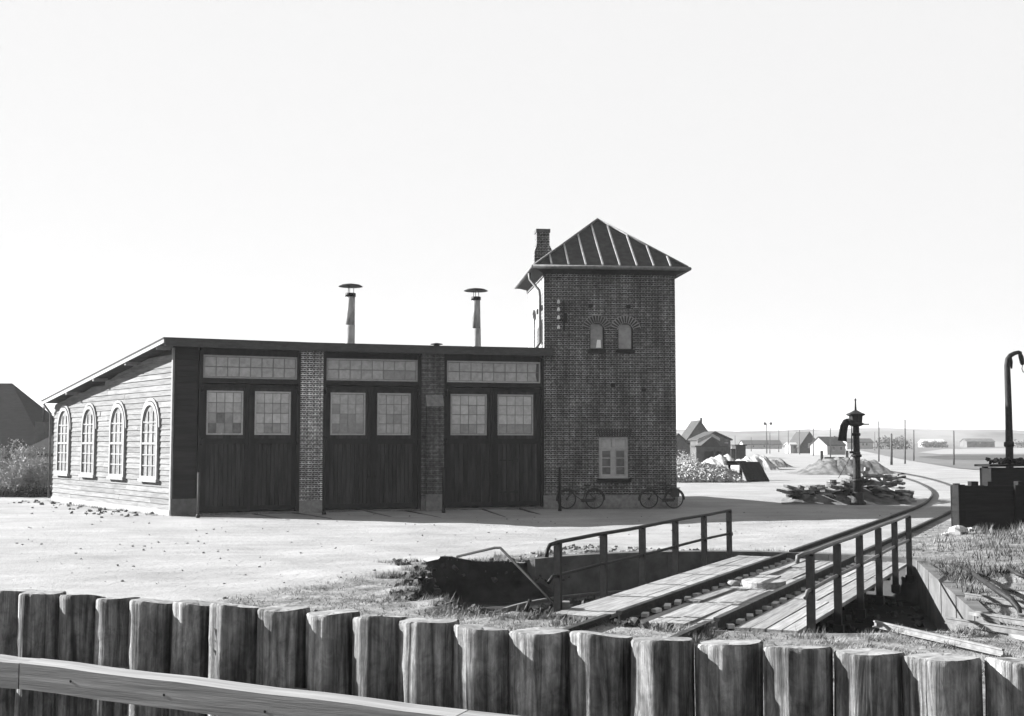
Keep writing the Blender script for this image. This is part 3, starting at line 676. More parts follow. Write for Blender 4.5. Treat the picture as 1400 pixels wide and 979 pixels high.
# arched upper windows
for k, (a0, a1) in enumerate((h1, h2)):
    uc = (a0+a1)/2; ww = a1-a0
    b = MB(); b.fbox(TF, a0, a1, -.2, -.14, hz0, hz1); aw = b.build('arched_window', M['glass'][1], tower)
    # brick head filling the hole above the arch, and the ring of voussoirs
    zs = hz1-.55*ww
    for s_ in (-1, 1):
        b = MB(); o = [(uc+s_*ww/2*1.0, zs), (uc+s_*ww/2, hz1+.005)]+[(uc+s_*ww/2*math.sin(q*math.pi/16), zs+(hz1-zs)*math.cos(q*math.pi/16)**1.15) for q in range(0, 8)]
        if s_ > 0: o = o[::1]
        b.prism(TF, o, -.21, .004); b.build('arch_spandrel', M['brick'], aw)
    ro = [(uc+(ww/2+.32)*math.cos(math.pi*(.06+.88*q/16)), hz1-ww/2-.02+(ww/2+.32)*math.sin(math.pi*(.06+.88*q/16))) for q in range(17)]
    ri = [(uc+(ww/2+.01)*math.cos(math.pi*(.06+.88*q/16)), hz1-ww/2-.02+(ww/2+.01)*math.sin(math.pi*(.06+.88*q/16))) for q in range(17)]
    b = MB(); b.prism(TF, ro+ri[::-1], -.004, .008); b.build('arch_mortar', M['mortar'], aw)
    for q in range(13):
        an = math.pi*(q/12)*.84+math.pi*.08; r0_, r1_ = ww/2+.03, ww/2+.3; zc0 = hz1-ww/2-.02
        b = MB(); e = .078
        pts = [(uc+r*math.cos(an+d), zc0+r*math.sin(an+d)) for r, d in ((r0_, -e), (r1_, -e*.8), (r1_, e*.8), (r0_, e))]
        b.prism(TF, pts, -.005, .02); b.build('arch_brick', M['arch'], aw)
    b = MB(); b.fbox(TF, a0-.04, a1+.04, -.14, .07, hz0-.14, hz0-.002); b.build('sill', M['iron'], aw)
    b = MB(); b.ring(TF, [(a0, hz0), (a1, hz0), (a1, hz1), (a0, hz1)], [(a0+.05, hz0+.05), (a1-.05, hz0+.05), (a1-.05, hz1-.05), (a0+.05, hz1-.05)], -.14, -.1); b.build('frame', M['iron'], aw)
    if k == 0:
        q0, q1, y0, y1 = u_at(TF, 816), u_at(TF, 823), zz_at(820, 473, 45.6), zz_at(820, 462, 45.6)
        b = MB(); b.prism(TF, [(q0, y0), (q1, y0), (q1-.02, y1), (q0+.05, y1)], -.138, -.13); b.build('reflection_patch', M['insul'], aw)  # white patch painted in for a reflection on the glass
for px, py in ((808, 415), (860, 416), (838, 525), (880, 532)):
    b = MB(); u = u_at(TF, px); z = zz_at(px, py, 45.6); b.fbox(TF, u-.09, u+.09, -.02, .03, z-.07, z+.07); b.build('anchor_plate', M['iron'], tower)
# wall vents and slits on the sunlit-toned side
for px, py0, py1 in ((741.5, 437, 471), (736, 449, 476)):
    d = (px-700)/F_PX; u = (d*LF.o.y-LF.o.x)/(LF.u.x-d*LF.u.y); D = LF.p(u, 0, 0).y
    b = MB(); b.fbox(LF, u-.14, u+.14, -.05, .02, max(6.4, zz_at(px, py1, D)), zz_at(px, py0, D)); b.build('slit_window', M['iron'], tower)
for px, py in ((735.5, 426), (742, 421)):
    d = (px-700)/F_PX; u = (d*LF.o.y-LF.o.x)/(LF.u.x-d*LF.u.y); D = LF.p(u, 0, 0).y; z = zz_at(px, py, D)
    b = MB(); b.tube(LF.p(u, -.02, z), LF.p(u, .05, z), .12, n=10); b.build('anchor_plate', M['iron'], tower)
# downpipe of the tower
b = MB(); gz = ez-.02
b.sweep([LF.p(TW-.9, OV+.05, gz), LF.p(TW-.9, OV+.02, gz-.25), LF.p(TW-.55, .12, gz-.75), LF.p(TW-.5, .1, gz-1.0), LF.p(TW-.5, .1, 6.55), LF.p(TW-.75, .25, 6.32)], .06, 8); b.build('downpipe', M['zinc'], tower)
# insulator bracket
ib = thing('insulator_bracket', TF.p(u_at(TF, 768), .0, zz_at(768, 450, 46)), 'iron wire bracket with four white insulators on the tower corner', 'bracket')
u = u_at(TF, 771)
b = MB(); b.tube(TF.p(u, .1, zz_at(771, 452, 46)), TF.p(u, .1, zz_at(771, 411, 46)), .025, n=6); b.tube(TF.p(u, -.02, zz_at(771, 449, 46)), TF.p(u, .12, zz_at(771, 449, 46)), .02, n=6); b.tube(TF.p(u, -.02, zz_at(771, 414, 46)), TF.p(u, .12, zz_at(771, 414, 46)), .02, n=6)
b.fbox(TF, u-.02, u+.12, .06, .16, zz_at(771, 440, 46), zz_at(771, 428, 46)); b.build('bracket', M['iron'], ib)
for py in (412.5, 423, 434, 447.5):
    z = zz_at(763, py, 46); ui = u_at(TF, 763.5)
    b = MB(); b.lathe([(.03, -.07), (.06, -.05), (.065, .0), (.04, .03), (.05, .06), (.02, .09)], TF.p(ui, .1, z), 10); b.build('insulator', M['insul'], ib)
    b = MB(); b.tube(TF.p(ui, .1, z-.09), TF.p(u, .1, z-.09), .014, n=6); b.build('pin', M['iron'], ib)

# door posts in front of the shed
for px, y0, y1, m, lab in ((270.5, 707, 646, 'pole', 'thin wooden post standing at the corner plinth of the shed'), (443, 703, 597, 'frame', 'dark post beside the chequered brick pier of the shed'),
                           (606.5, 700, 640, 'frame', 'dark post beside the buttressed brick pier of the shed'), (765.5, 698, 639, 'iron', 'thin iron post in front of the bicycle by the tower')):
    p = G(px, y0); h = zz_at(px, y1, p.y)
    b = MB(); b.tube((p.x, p.y, -.2), (p.x, p.y, h), .055 if px > 300 else .045, .05 if px > 300 else .04, 10)
    b.lathe([(.075, -.02), (.07, .06), (.055, .1)], (p.x, p.y, 0), 10)
    tag(b.build('post', M[m], None, p), lab, 'post')

# ------------------------------------------------------------------ bicycles
def bicycle(px_rear, px_front, n, lean, label, bag):
    uR, uF = u_at(TF, px_rear), u_at(TF, px_front); sg = 1 if uF > uR else -1; base = abs(uF-uR); k = base/1.1
    t = thing('bicycle', TF.p((uR+uF)/2, n, 0), label, 'bicycle', None)
    def P(x, z, y=0): return TF.p(uR+sg*x*k, n-lean*z+y, z*1.0)
    rW = .35
    for x in (0, 1.1):
        b = MB(); pts = [P(x+rW/k*math.cos(q*math.pi/14), rW+.02+rW*math.sin(q*math.pi/14)) for q in range(29)]
        b.sweep(pts, .026, 6, cap=False); wh = b.build('wheel', M['bike'], t)
        b = MB()
        for q in range(16):
            a = q*math.pi/8; b.tube(P(x, rW+.02), P(x+(rW-.02)/k*math.cos(a), rW+.02+(rW-.02)*math.sin(a)), .004, n=4)
        b.tube(P(x, rW+.02, -.04), P(x, rW+.02, .04), .025, n=8); b.build('spokes', M['iron'], wh)
        b = MB(); q0 = (.15, 1.02) if x == 0 else (-.05, .75)
        pts = [P(x+(rW+.05)/k*math.cos(math.pi*(q0[0]+(q0[1]-q0[0])*i/10)), rW+.02+(rW+.05)*math.sin(math.pi*(q0[0]+(q0[1]-q0[0])*i/10))) for i in range(11)]
        b.sweep(pts, .028, 5); b.build('mudguard', M['bike'], t)
    b = MB(); bb = P(.46, .3); hd0, hd1 = P(.93, .62), P(.88, .88); st = P(.33, .82)
    for p, q in ((bb, hd0), (P(.36, .76), P(.89, .82)), (bb, st), (bb, P(0, .37)), (P(.36, .74), P(0, .37)), (hd0, hd1)): b.tube(p, q, .018, n=6)
    b.build('frame', M['bike'], t)
    b = MB(); b.tube(hd0, P(1.1, .37, -.05), .014, n=6); b.tube(hd0, P(1.1, .37, .05), .014, n=6); b.build('fork', M['bike'], t)
    b = MB(); s = P(.86, 1.02); b.tube(hd1, s, .014, n=6); b.sweep([P(.66, 1.0, -.26), P(.8, 1.05, -.22), s+Vector((0, 0, .02)), P(.8, 1.05, .22), P(.66, 1.0, .26)], .013, 6); b.build('handlebar', M['bike'], t)
    b = MB(); b.box(P(.3, .91), (.26*k, .16, .06), Matrix.Rotation(TH, 3, 'Z')); b.sweep([P(.33, .8), P(.31, .9)], .014, 6); b.build('saddle', M['bike'], t)
    b = MB(); b.box(P(.28, .33, .04), (.5*k, .03, .12), Matrix.Rotation(TH, 3, 'Z')); b.tube(P(.46, .3, -.12), P(.46, .3, .12), .05, n=8); b.build('chain_guard', M['bike'], t)
    b = MB(); b.box(P(-.04, .8), (.4*k, .14, .025), Matrix.Rotation(TH, 3, 'Z')); b.tube(P(-.12, .8), P(0, .37), .01, n=5); b.build('carrier', M['bike'], t)
    if bag: b = MB(); b.box(P(.0, .62, .1), (.36*k, .12, .32), Matrix.Rotation(TH, 3, 'Z')); b.build('saddle_bag', M['bike'], t)
bicycle(809.5, 772, .42, -.08, 'dark bicycle leaning on the tower wall near the shed doors', False)
bicycle(915.5, 881.5, .55, -.1, 'dark bicycle with a bag at the outer corner of the tower', True)

# ------------------------------------------------------------------ turntable
tt = thing('turntable', PC+Vector((0, 0, -.88)), 'railway turntable bridge with plank walkways and post-and-rail handrails', 'turntable')
class TFr:  # u along axis, v right
    @staticmethod
    def p(u, v, z): return PC+AX*u+AV*v+Vector((0, 0, z))
tp = TFr.p
def tbox(b, u0, u1, v0, v1, z0, z1): return b.hexa([tp(u0, v0, z0), tp(u0, v1, z0), tp(u1, v1, z0), tp(u1, v0, z0), tp(u0, v0, z1), tp(u0, v1, z1), tp(u1, v1, z1), tp(u1, v0, z1)][::1])
TL = 5.2
for v in (-.72, .72):
    b = MB(); tbox(b, -TL, TL, v-.16, v+.16, -.62, -.58); tbox(b, -TL+.1, TL-.1, v-.02, v+.02, -.58, -.14); tbox(b, -TL, TL, v-.16, v+.16, -.14, -.1); b.build('girder', M['iron'], tt)
def rail_prof(b, pts, s=1.0, zoff=0.0):   # I-section along a path
    prof = [(-.065, 0), (.065, 0), (.065, .015), (.012, .03), (.012, .1), (.036, .112), (.036, .145), (-.036, .145), (-.036, .112), (-.012, .1), (-.012, .03), (-.065, .015)]
    n = len(prof); vs = []
    for i, p in enumerate(pts):
        t = (pts[min(i+1, len(pts)-1)]-pts[max(i-1, 0)]); t.z = 0; t.normalize(); sd_ = Vector((t.y, -t.x, 0))
        for x, z in prof: vs.append(p+sd_*x*s+Vector((0, 0, z*s+zoff)))
    fs = [(i*n+k, (i+1)*n+k, (i+1)*n+(k+1) % n, i*n+(k+1) % n) for i in range(len(pts)-1) for k in range(n)]
    fs += [tuple(range(n)), tuple(reversed(range((len(pts)-1)*n, len(pts)*n)))]
    b.add(vs, fs); return b
for v in (-.75, .75):
    b = MB(); rail_prof(b, [tp(-TL, v, -.1), tp(TL, v, -.1)], 1.25); rl = b.build('rail', M['rust'], tt)
    k = -TL+.2
    while k < TL-.1:
        b = MB(); c = tp(k, v+.15, -.055); b.box(c, (.1, .13, .055), Matrix.Rotation(-R(26.7)+random.uniform(-.5, .5), 3, 'Z') @ Matrix.Rotation(random.uniform(-.3, .3), 3, 'X')); b.build('rail_clip', M['bolt'], rl); k += .52
k = -TL+.25
while k < TL:          # cross beams
    b = MB(); tbox(b, k-.09, k+.09, -1.78, 1.78, -.245, -.145); b.build('cross_beam', M['tar'], tt); k += .945
def planks(v0, v1, nv, cuts, z, thick, gap, jit, m):
    wv = (v1-v0)/nv
    for i in range(nv):
        o_ = random.uniform(-.0, .5)
        cs = [-TL]+[c+random.uniform(-.25, .25) for c in cuts]+[TL]
        for a, c in zip(cs, cs[1:]):
            dz = random.uniform(-jit, jit); t1, t2 = random.uniform(-jit, jit), random.uniform(-jit, jit)
            g = gap*random.uniform(.5, 1.5); x0, x1 = v0+i*wv+g/2, v0+(i+1)*wv-g/2
            b = MB(); b.hexa([tp(a+.012, x0, z-thick+dz), tp(a+.012, x1, z-thick+dz), tp(c-.012, x1, z-thick+dz), tp(c-.012, x0, z-thick+dz), tp(a+.012, x0, z+dz+t1), tp(a+.012, x1, z+dz+t1*.6), tp(c-.012, x1, z+dz+t2), tp(c-.012, x0, z+dz+t2*.5)])
            b.build('deck_plank', m, tt)
planks(-1.86, -.98, 3, (-2.6, 0, 2.6), -.03, .06, .014, .006, M['deck'])
planks(1.0, 1.92, 4, (-1.8, 1.7), -.03, .06, .022, .01, M['deck'])
planks(-.52, .55, 4, (-3.0, -.9, 1.4, 3.3), -.06, .06, .02, .02, M['deck'])
# pivot cover in the middle
b = MB(); pv = tp(-.15, .12, -.08)
b.lathe([(.4, 0), (.4, .12), (.385, .135), (.2, .14), (.03, .14)], pv, 24, False); b.build('pivot_cover', M['deck'], tt)
b = MB(); b.lathe([(.12, 0), (.12, .08), (.09, .11), (.03, .12)], tp(-.3, -.4, -.08), 14); b.build('pivot_bearing', M['deck'], tt)
# handrails
def handrail(v, u0, u1, n, hook):
    for i in range(n):
        uu = u0+(u1-u0)*i/(n-1)
        b = MB(); tbox(b, uu-.045, uu+.045, v-.055, v+.055, -.42, 1.0); b.build('handrail_post', M['iron'], tt)
        b = MB(); tbox(b, uu-.06, uu+.06, min(v, 0)*0+v-.08 if v > 0 else v-.08, v+.08, -.4, -.25); b.build('post_foot', M['iron'], tt)
    zt = 1.02
    pts = [tp(u0-.42, v, zt-.2), tp(u0-.4, v, zt-.1), tp(u0-.3, v, zt-.02), tp(u0, v, zt)]+[tp(u0+(u1-u0)*i/6, v, zt+.008*math.sin(i*2.1)) for i in range(1, 7)]+[tp(u1+.12, v, zt), tp(u1+.16, v, zt-.06)]
    if not hook: pts = [tp(u0-.35, v-.1, zt-.12), tp(u0-.33, v-.1, zt-.03), tp(u0-.2, v-.04, zt)]+pts[3:]
    b = MB(); b.sweep(pts, .032, 8); b.build('handrail', M['iron'] if hook else M['zinc'], tt)
    b = MB(); b.sweep([tp(u0-.35, v-.0, .42), tp(u0-.2, v, .5)]+[tp(u0+(u1-u0)*i/6, v, .5+.01*math.sin(i*1.7)) for i in range(0, 7)]+[tp(u1+.2, v, .5), tp(u1+.22, v, .44)], .028, 8); b.build('mid_rail', M['iron'] if hook else M['zinc'], tt)
def uv_of(px, py, z=0):
    q = G(px, py, z)-PC; return q.dot(AX), q.dot(AV)
handrail(-1.95, -4.75, 4.75, 6, True)
handrail(2.0, -4.75, 4.75, 6, False)
# locking lever at the near end
a = tp(-4.55, -2.02, -.05); bnd = G(684, 749, .0); bnd = PD(684, 749, 21.0); e_ = PD(625, 761, 22.5)
b = MB(); b.sweep([a, a+(bnd-a)*.5, bnd, bnd+(e_-bnd)*.12+Vector((0, 0, .02)), e_], .023, 8); lv = b.build('push_lever', M['tar'], tt)
b = MB(); b.box(a+Vector((.05, -.1, .0)), (.22, .2, .26)); b.build('lever_socket', M['zinc'], tt)
for s_ in range(5):
    b = MB(); c = a+Vector((-.15-.13*s_, .05*math.sin(s_*3), -.08+.04*math.cos(s_*2))); b.tube(c, c+Vector((random.uniform(-.2, .2), random.uniform(-.2, .2), random.uniform(.05, .16))), .035, n=6); b.build('lock_link', M['iron'], tt)

# the pit
PITZ = -.88
pit = struct(thing('turntable_pit', PC+Vector((0, 0, PITZ)), 'sunken round turntable pit with concrete wall and broken earth side', 'pit'))
del pit['label']; del pit['category']
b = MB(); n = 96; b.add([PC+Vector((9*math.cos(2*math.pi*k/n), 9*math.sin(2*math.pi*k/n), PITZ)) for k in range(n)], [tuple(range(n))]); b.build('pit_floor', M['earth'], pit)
def arcwall(d0, d1, r0, r1, z0, z1, seg):
    b = MB(); vs = []; k = int((d1-d0)/seg)+1
    for i in range(k+1):
        th = R(d0+(d1-d0)*i/k); c, s = math.cos(th), math.sin(th)
        k_ = pit_r(th)-PR
        for r_, z in ((r0+k_, z0), (r1+k_, z0), (r1+k_, z1), (r0+k_, z1)): vs.append(PC+Vector((r_*c, r_*s, z)))
    fs = [(i*4+j, (i+1)*4+j, (i+1)*4+(j+1) % 4, i*4+(j+1) % 4) for i in range(k) for j in range(4)]+[(0, 1, 2, 3), tuple(reversed((k*4, k*4+1, k*4+2, k*4+3)))]
    b.add(vs, fs, False); return b
for d0, d1 in ((238-360, -66), (-65.9, -20), (-19.9, 26), (26.1, 62), (62.1, 100), (100.1, 137)):
    arcwall(d0, d1, PR-.02, PR+.28, PITZ-.1, .045 if d0 > -66 else -.04, 3).build('wall_segment', M['concrete'] if d0 > 20 else M['concrete2'], pit)
b = MB(); vs = []; na, nz = 120, 12
for i in range(na+1):
    th = R(132+(244-132)*i/na)
    for j in range(nz+1):
        q = j/nz; r_ = rim(th)*1.004+.02-(q**1.3)*.4+.16*wob(th*9, q*4, 1, 1)*math.sin(q*math.pi)+.1*math.sin(th*40+q*7)*math.sin(q*math.pi)
        z = height(PC.x+r_*math.cos(th), PC.y+r_*math.sin(th))-.012+earthy(th)*(.05*math.sin(th*23)+.04*math.sin(th*57)) if j == 0 else -q*.95
        vs.append(PC+Vector((r_*math.cos(th), r_*math.sin(th), z)))
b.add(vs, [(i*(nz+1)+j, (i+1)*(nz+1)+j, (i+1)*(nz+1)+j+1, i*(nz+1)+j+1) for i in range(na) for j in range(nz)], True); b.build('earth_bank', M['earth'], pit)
b = MB(); rail_prof(b, [PC+Vector((5.1*math.cos(R(44+k*3.5)), 5.1*math.sin(R(44+k*3.5)), PITZ)) for k in range(71)]); b.build('ring_rail', M['railhead'], pit)

b = MB()
for k in range(420):      # crumbled edge and fallen lumps
    th = R(random.uniform(126, 246)); q = random.random(); r_ = rim(th)+.2-q*.45; z_ = .0 if r_ > rim(th) else max(PITZ, -(rim(th)-r_)*1.9)
    s_ = random.uniform(.02, .09)*(.6+.6*random.random()); b.box(PC+Vector((r_*math.cos(th), r_*math.sin(th), z_+s_*.2)), (s_*1.4, s_, s_*.8), Matrix.Rotation(random.uniform(0, 6.28), 3, Vector((random.uniform(-1, 1), random.uniform(-1, 1), .7)).normalized()))
for k in range(500):
    th = random.uniform(0, 6.28); r_ = 5.4*random.random()**.4
    if r_ > pit_r(th)-.15: continue
    s_ = random.uniform(.03, .12); b.box(PC+Vector((r_*math.cos(th), r_*math.sin(th), PITZ+s_*.25)), (s_*1.4, s_, s_*.8), Matrix.Rotation(random.uniform(0, 6.28), 3, Vector((random.uniform(-1, 1), random.uniform(-1, 1), .7)).normalized()))
stuff(b.build('earth_lumps', M['lumps'], pit))
# ------------------------------------------------------------------ tracks
def track(name, center, u_len, sleepers=True, zoff=-.09):
    t = struct(thing(name, center[0], '', '')); del t['label']; del t['category']
    for s_ in (-.7525, .7525):
        pts = []
        for i, p in enumerate(center):
            d = (center[min(i+1, len(center)-1)]-center[max(i-1, 0)]).normalized(); pts.append(p+Vector((d.y, -d.x, 0))*s_+Vector((0, 0, zoff)))
        b = MB(); rail_prof(b, pts, 1.25); b.build('rail', M['rust'], t)
    if sleepers:
        L = 0
        me_ = None
        for p, q in zip(center, center[1:]):
            d = (q-p); n_ = max(1, int(d.length/.75))
            for k in range(n_):
                c = p+d*(k+.5)/n_
                if me_ is None: bb = MB(); bb.box((0, 0, 0), (2.4, .22, .12)); me_ = bb.mesh('sleeper', M['lumber'], Vector((0, 0, 0)))
                if c.y > 60: continue
                o = inst('sleeper', me_, t, c+Vector((0, 0, zoff-.05+random.uniform(-.01, .012))), math.atan2(-d.x, d.y)+random.uniform(-.03, .03))
    return t
cen = [PC+AX*(5.65+i*2.2) for i in range(10)]
ang = 26.7; p = cen[-1].copy()
for i in range(40):
    ang -= 1.25 if i < 3 else .85 if i < 10 else .5 if i < 24 else .2; p = p+Vector((math.sin(R(ang)), math.cos(R(ang)), 0))*2.2; cen.append(p.copy())
track('railway_track', cen, 0)
track('track_stub', [PC-AX*5.6, PC-AX*6.4, PC-AX*7.6], 0)
# half-buried rails leaving the shed doors
for i, (px, to) in enumerate(((341, 24), (509, 24), (675, 24))):
    c0 = G(px, 697-i*2); d = (PC-c0).normalized(); t = struct(thing('shed_track', c0, '', '')); del t['label']; del t['category']
    for s_ in (-.75, .75):
        b = MB(); sd_ = Vector((d.y, -d.x, 0))*s_; rail_prof(b, [c0-d*1.0+sd_+Vector((0, 0, -.1)), c0+d*6.0+sd_+Vector((0, 0, -.165))]); b.build('rail', M['rust'], t)

# ------------------------------------------------------------------ log palisade
fx = [(-30, 803), (22, 810), (70, 813), (119, 817), (168, 821), (219, 825), (273, 828), (331, 832), (394, 835), (457, 841), (520, 847), (590, 852), (663, 861), (738, 867), (820, 872), (904, 878), (991, 884), (1084, 890), (1180, 896), (1281, 903), (1385, 909), (1490, 916), (1600, 923)]
HT = .92
def fence_pt(px):        # the row as a straight line in plan, from the line of its tops
    py = 808.5+.0724*(px-20); return G(px, py, CAM_Z-HT)
PSI = R(22.5); p990 = Vector(((990-700)/F_PX, 1, 0))*5.3; c_ = p990.x*math.sin(PSI)+p990.y*math.cos(PSI)
d_ = (-60-700)/F_PX; D_ = c_/(math.cos(PSI)+d_*math.sin(PSI)); fa = Vector((d_*D_, D_, 0)); FF = Fr((fa.x, fa.y), -PSI)
fence = thing('log_palisade', (fa.x, fa.y, 0), 'palisade of thick weathered upright logs with a board rail', 'fence')
edges = [0, 45.5, 95, 143.5, 192, 245.5, 300.5, 362.5, 425, 488, 552, 627.5, 697.5, 778, 862, 945, 1037, 1132, 1228, 1335, 1440, 1550]
edges = [-50]+edges
def u_fence(px): 
    d = (px-700)/F_PX; return (d*FF.o.y-FF.o.x)/(FF.u.x-d*FF.u.y)
for a, c in zip(edges, edges[1:]):
    u0, u1 = u_fence(a), u_fence(c); uc = (u0+u1)/2; rad = (u1-u0)/2*random.uniform(.96, 1.0); pxm = (a+c)/2
    ty = np.interp(pxm, [q[0] for q in fx], [q[1] for q in fx]); cpt = FF.p(uc, random.uniform(-.03, .03), 0)
    zt = PD(pxm, ty, cpt.y-rad*.6).z+.004
    n, vs, fs = 56, [], []; ph = [random.uniform(0, 6.28) for _ in range(6)]; lx, ly = random.uniform(-.005, .005), random.uniform(-.012, .012); tip = random.uniform(-.012, .012); tip2 = random.uniform(-.022, .0)
    zs = [-.3, .3, .6]+[.8+(zt-.83)*i/20 for i in range(21)]+[zt-.012, zt-.002]; kn = [(random.uniform(3.4, 6.0), random.uniform(1.2, 1.6), random.uniform(.02, .06)) for _ in range(random.choice((0, 1, 1, 2)))]
    def rad_at(q, z):
        rr_ = rad*(.99+.012*math.sin(2*q+ph[0])+.008*math.sin(3*q+ph[1]+z*1.5)+.006*math.sin(5*q+ph[2]-z*2)+.010*math.sin(9*q+ph[3]+z*3)+.02*math.sin(z*5+ph[4])+.011*math.sin(15*q+ph[1]+1.2*math.sin(z*3+ph[0]))+.009*math.sin(27*q+ph[2]+1.5*math.sin(z*4+ph[5])))
        for kq, kz, ka in kn: rr_ += rad*ka*1.1*math.exp(-(((q-kq+math.pi) % (2*math.pi)-math.pi)/.22)**2-((z-kz)/.035)**2)
        for cq in (ph[5], ph[3]):           # a drying crack
            dq = (q-cq-.05*math.sin(z*7)+math.pi) % (2*math.pi)-math.pi; rr_ -= rad*.12*math.exp(-(dq/.07)**2)*(z > .9)
        return rr_
    for zi, z in enumerate(zs):
        for k in range(n):
            q = 2*math.pi*k/n; rr_ = rad_at(q, min(z, 1.6))*(1-.05*(zi == len(zs)-1)); x, y = rr_*math.cos(q), rr_*math.sin(q)
            dz = (tip*x/rad+tip2*y/rad+.003*math.sin(3*q+ph[1])) if z > 1.6 else 0
            vs.append(cpt+FF.u*(x+lx*z)+FF.n*(-y+ly*z)+Vector((0, 0, z+dz)))
    fs = [(i*n+k, i*n+(k+1) % n, (i+1)*n+(k+1) % n, (i+1)*n+k) for i in range(len(zs)-1) for k in range(n)]
    fs = [tuple(reversed(f_)) for f_ in fs]
    b = MB(); b.add(vs, fs, True); lg = b.build('log', M['log'], fence)
    b = MB(); o0 = (len(zs)-1)*n; ctr = sum((vs[o0+k] for k in range(n)), Vector())/n
    b.add([vs[o0+k] for k in range(n)]+[ctr+(vs[o0+k]-ctr)*.55+Vector((0, 0, random.uniform(-.004, .006))) for k in range(n)]+[ctr+Vector((0, 0, .002))], [(k, n+k, n+(k+1) % n, (k+1) % n) for k in range(n)]+[(n+k, 2*n, n+(k+1) % n) for k in range(n)], True)
    b.build('log_end', M['logtop'], lg)
# rail boards fixed on the face of the logs
def rail_pt(px, py, n): 
    u = u_fence(px)
    # intersection of photo ray with the vertical plane n in front of the row
    d = ray(px, py); o = FF.p(0, n, 0); k = (o-Vector((0, 0, CAM_Z))).dot(FF.n)/d.dot(FF.n); return Vector((0, 0, CAM_Z))+d*k
NR = .42
for (xa, ya, xb, yb) in ((-160, 878, 54.5, 900.5), (56, 900, 640, 970.5), (641, 971, 1500, 1075)):
    p, q = rail_pt(xa, ya, NR-.15)+FF.n*.15, rail_pt(xb, yb, NR-.15)+FF.n*.15; bk = -FF.n*.15; up = Vector((0, 0, .135))
    b = MB(); ns = 10; vs = []
    for i in range(ns+1):
        c = p+(q-p)*i/ns+Vector((0, 0, .003*math.sin(i*1.9))); vs += [c-up, c-up+bk, c+bk, c]
    fs = [(i*4+j, i*4+(j+1) % 4, (i+1)*4+(j+1) % 4, (i+1)*4+j) for i in range(ns) for j in range(4)]+[(3, 2, 1, 0), tuple(ns*4+j for j in range(4))]
    b.add(vs, fs); rb = b.build('rail_board', M['rail_board'], fence)
    L = (q-p).length; k = .35
    while k < L-.1:
        c = p+(q-p)*k/L-Vector((0, 0, .03+random.uniform(0, .06))); b = MB(); b.tube(c-FF.n*.01, c+FF.n*.002, .007, n=8); b.build('nail_head', M['iron'], rb); k += .6
    k = .4
    while k < L:
        c = p+(q-p)*k/L-Vector((0, 0, .085)); b = MB(); b.box(c-FF.n*.24, (.09, .2, .09), Matrix.Rotation(-PSI, 3, 'Z')); b.build('spacer_block', M['rail_board'], rb); k += 1.15

# ------------------------------------------------------------------ wooden bins at the siding
def plank_box(name, A, Bp, h, depth, npl, m, label, ragged=.0, sidepost=True):
    f, L = frame2(A, Bp); t = thing(name, (A.x, A.y, 0), label, 'bin'); ph = h/npl
    for i in range(npl):
        b = MB(); j = random.uniform(0, .012); b.fbox(f, .0, L, -.05, .0+j, i*ph-.05*(i == 0)-.02, (i+1)*ph-.014); b.build('plank', M[m], t)
        b = MB(); b.fbox(f, .01, .06, -depth, -.052, i*ph-.02, (i+1)*ph-.014+random.uniform(-ragged, ragged)); b.build('plank', M[m], t)
        b = MB(); b.fbox(f, L-.06, L-.01, -depth, -.052, i*ph-.02, (i+1)*ph-.014); b.build('plank', M[m], t)
        b = MB(); b.fbox(f, .0, L, -depth-.06, -depth-.01, i*ph-.02, (i+1)*ph-.014); b.build('plank', M[m], t)
    for uu in (.06, L*.52, L-.12):
        b = MB(); b.fbox(f, uu-.1, uu+.1, .016, .13, -.2, h+random.uniform(.0, .08)); b.build('post', M[m], t)
    for uu in (.12, L-.12):
        b = MB(); b.fbox(f, uu-.08, uu+.08, -depth+.02, -depth+.16, -.2, h+.05); b.build('post', M[m], t)
    if ragged:
        for k in range(9):
            uu = random.uniform(.3, L-.2); b = MB(); w0 = random.uniform(.05, .13); b.fbox(f, uu-w0, uu+w0, -.2-random.random()*.2, -.1, h-.06, h+random.uniform(.02, .16)); b.build('broken_board', M[m], t)
    return t
A = G(1311, 726); plank_box('coal_bin', A, A+V2(3.4, .2), 1.32, .45, 7, 'tar', 'low tarred plank coal bin with ragged top on the grass bank', .05)
A2 = V2((1351-700)/1600*40.0, 40.0)
bin2 = plank_box('plank_shed', A2, A2+V2(4.0, .3), 1.72, .7, 9, 'tar', 'taller dark plank lean-to behind the coal bin', 0)
fB, LB = frame2(A2, A2+V2(4, .3)); b = MB(); b.hexa([fB.p(-.12, .2, 1.75), fB.p(LB, .2, 1.82), fB.p(LB, -.9, 1.82), fB.p(-.12, -.9, 1.75), fB.p(-.12, .2, 1.82), fB.p(LB, .2, 1.9), fB.p(LB, -.9, 1.9), fB.p(-.12, -.9, 1.82)]); b.build('lid', M['tar'], bin2)
b = MB(); coal = []
for k in range(260):
    c = fB.p(random.uniform(.3, LB-.2), random.uniform(-.8, .05), 1.9+random.uniform(-.02, .1)); s_ = random.uniform(.04, .11); b.box(c, (s_, s_*1.2, s_), Matrix.Rotation(random.uniform(0, 6), 3, Vector((random.random(), random.random(), 1)).normalized()))
stuff(b.build('heaped_coal', M['tar'], bin2))

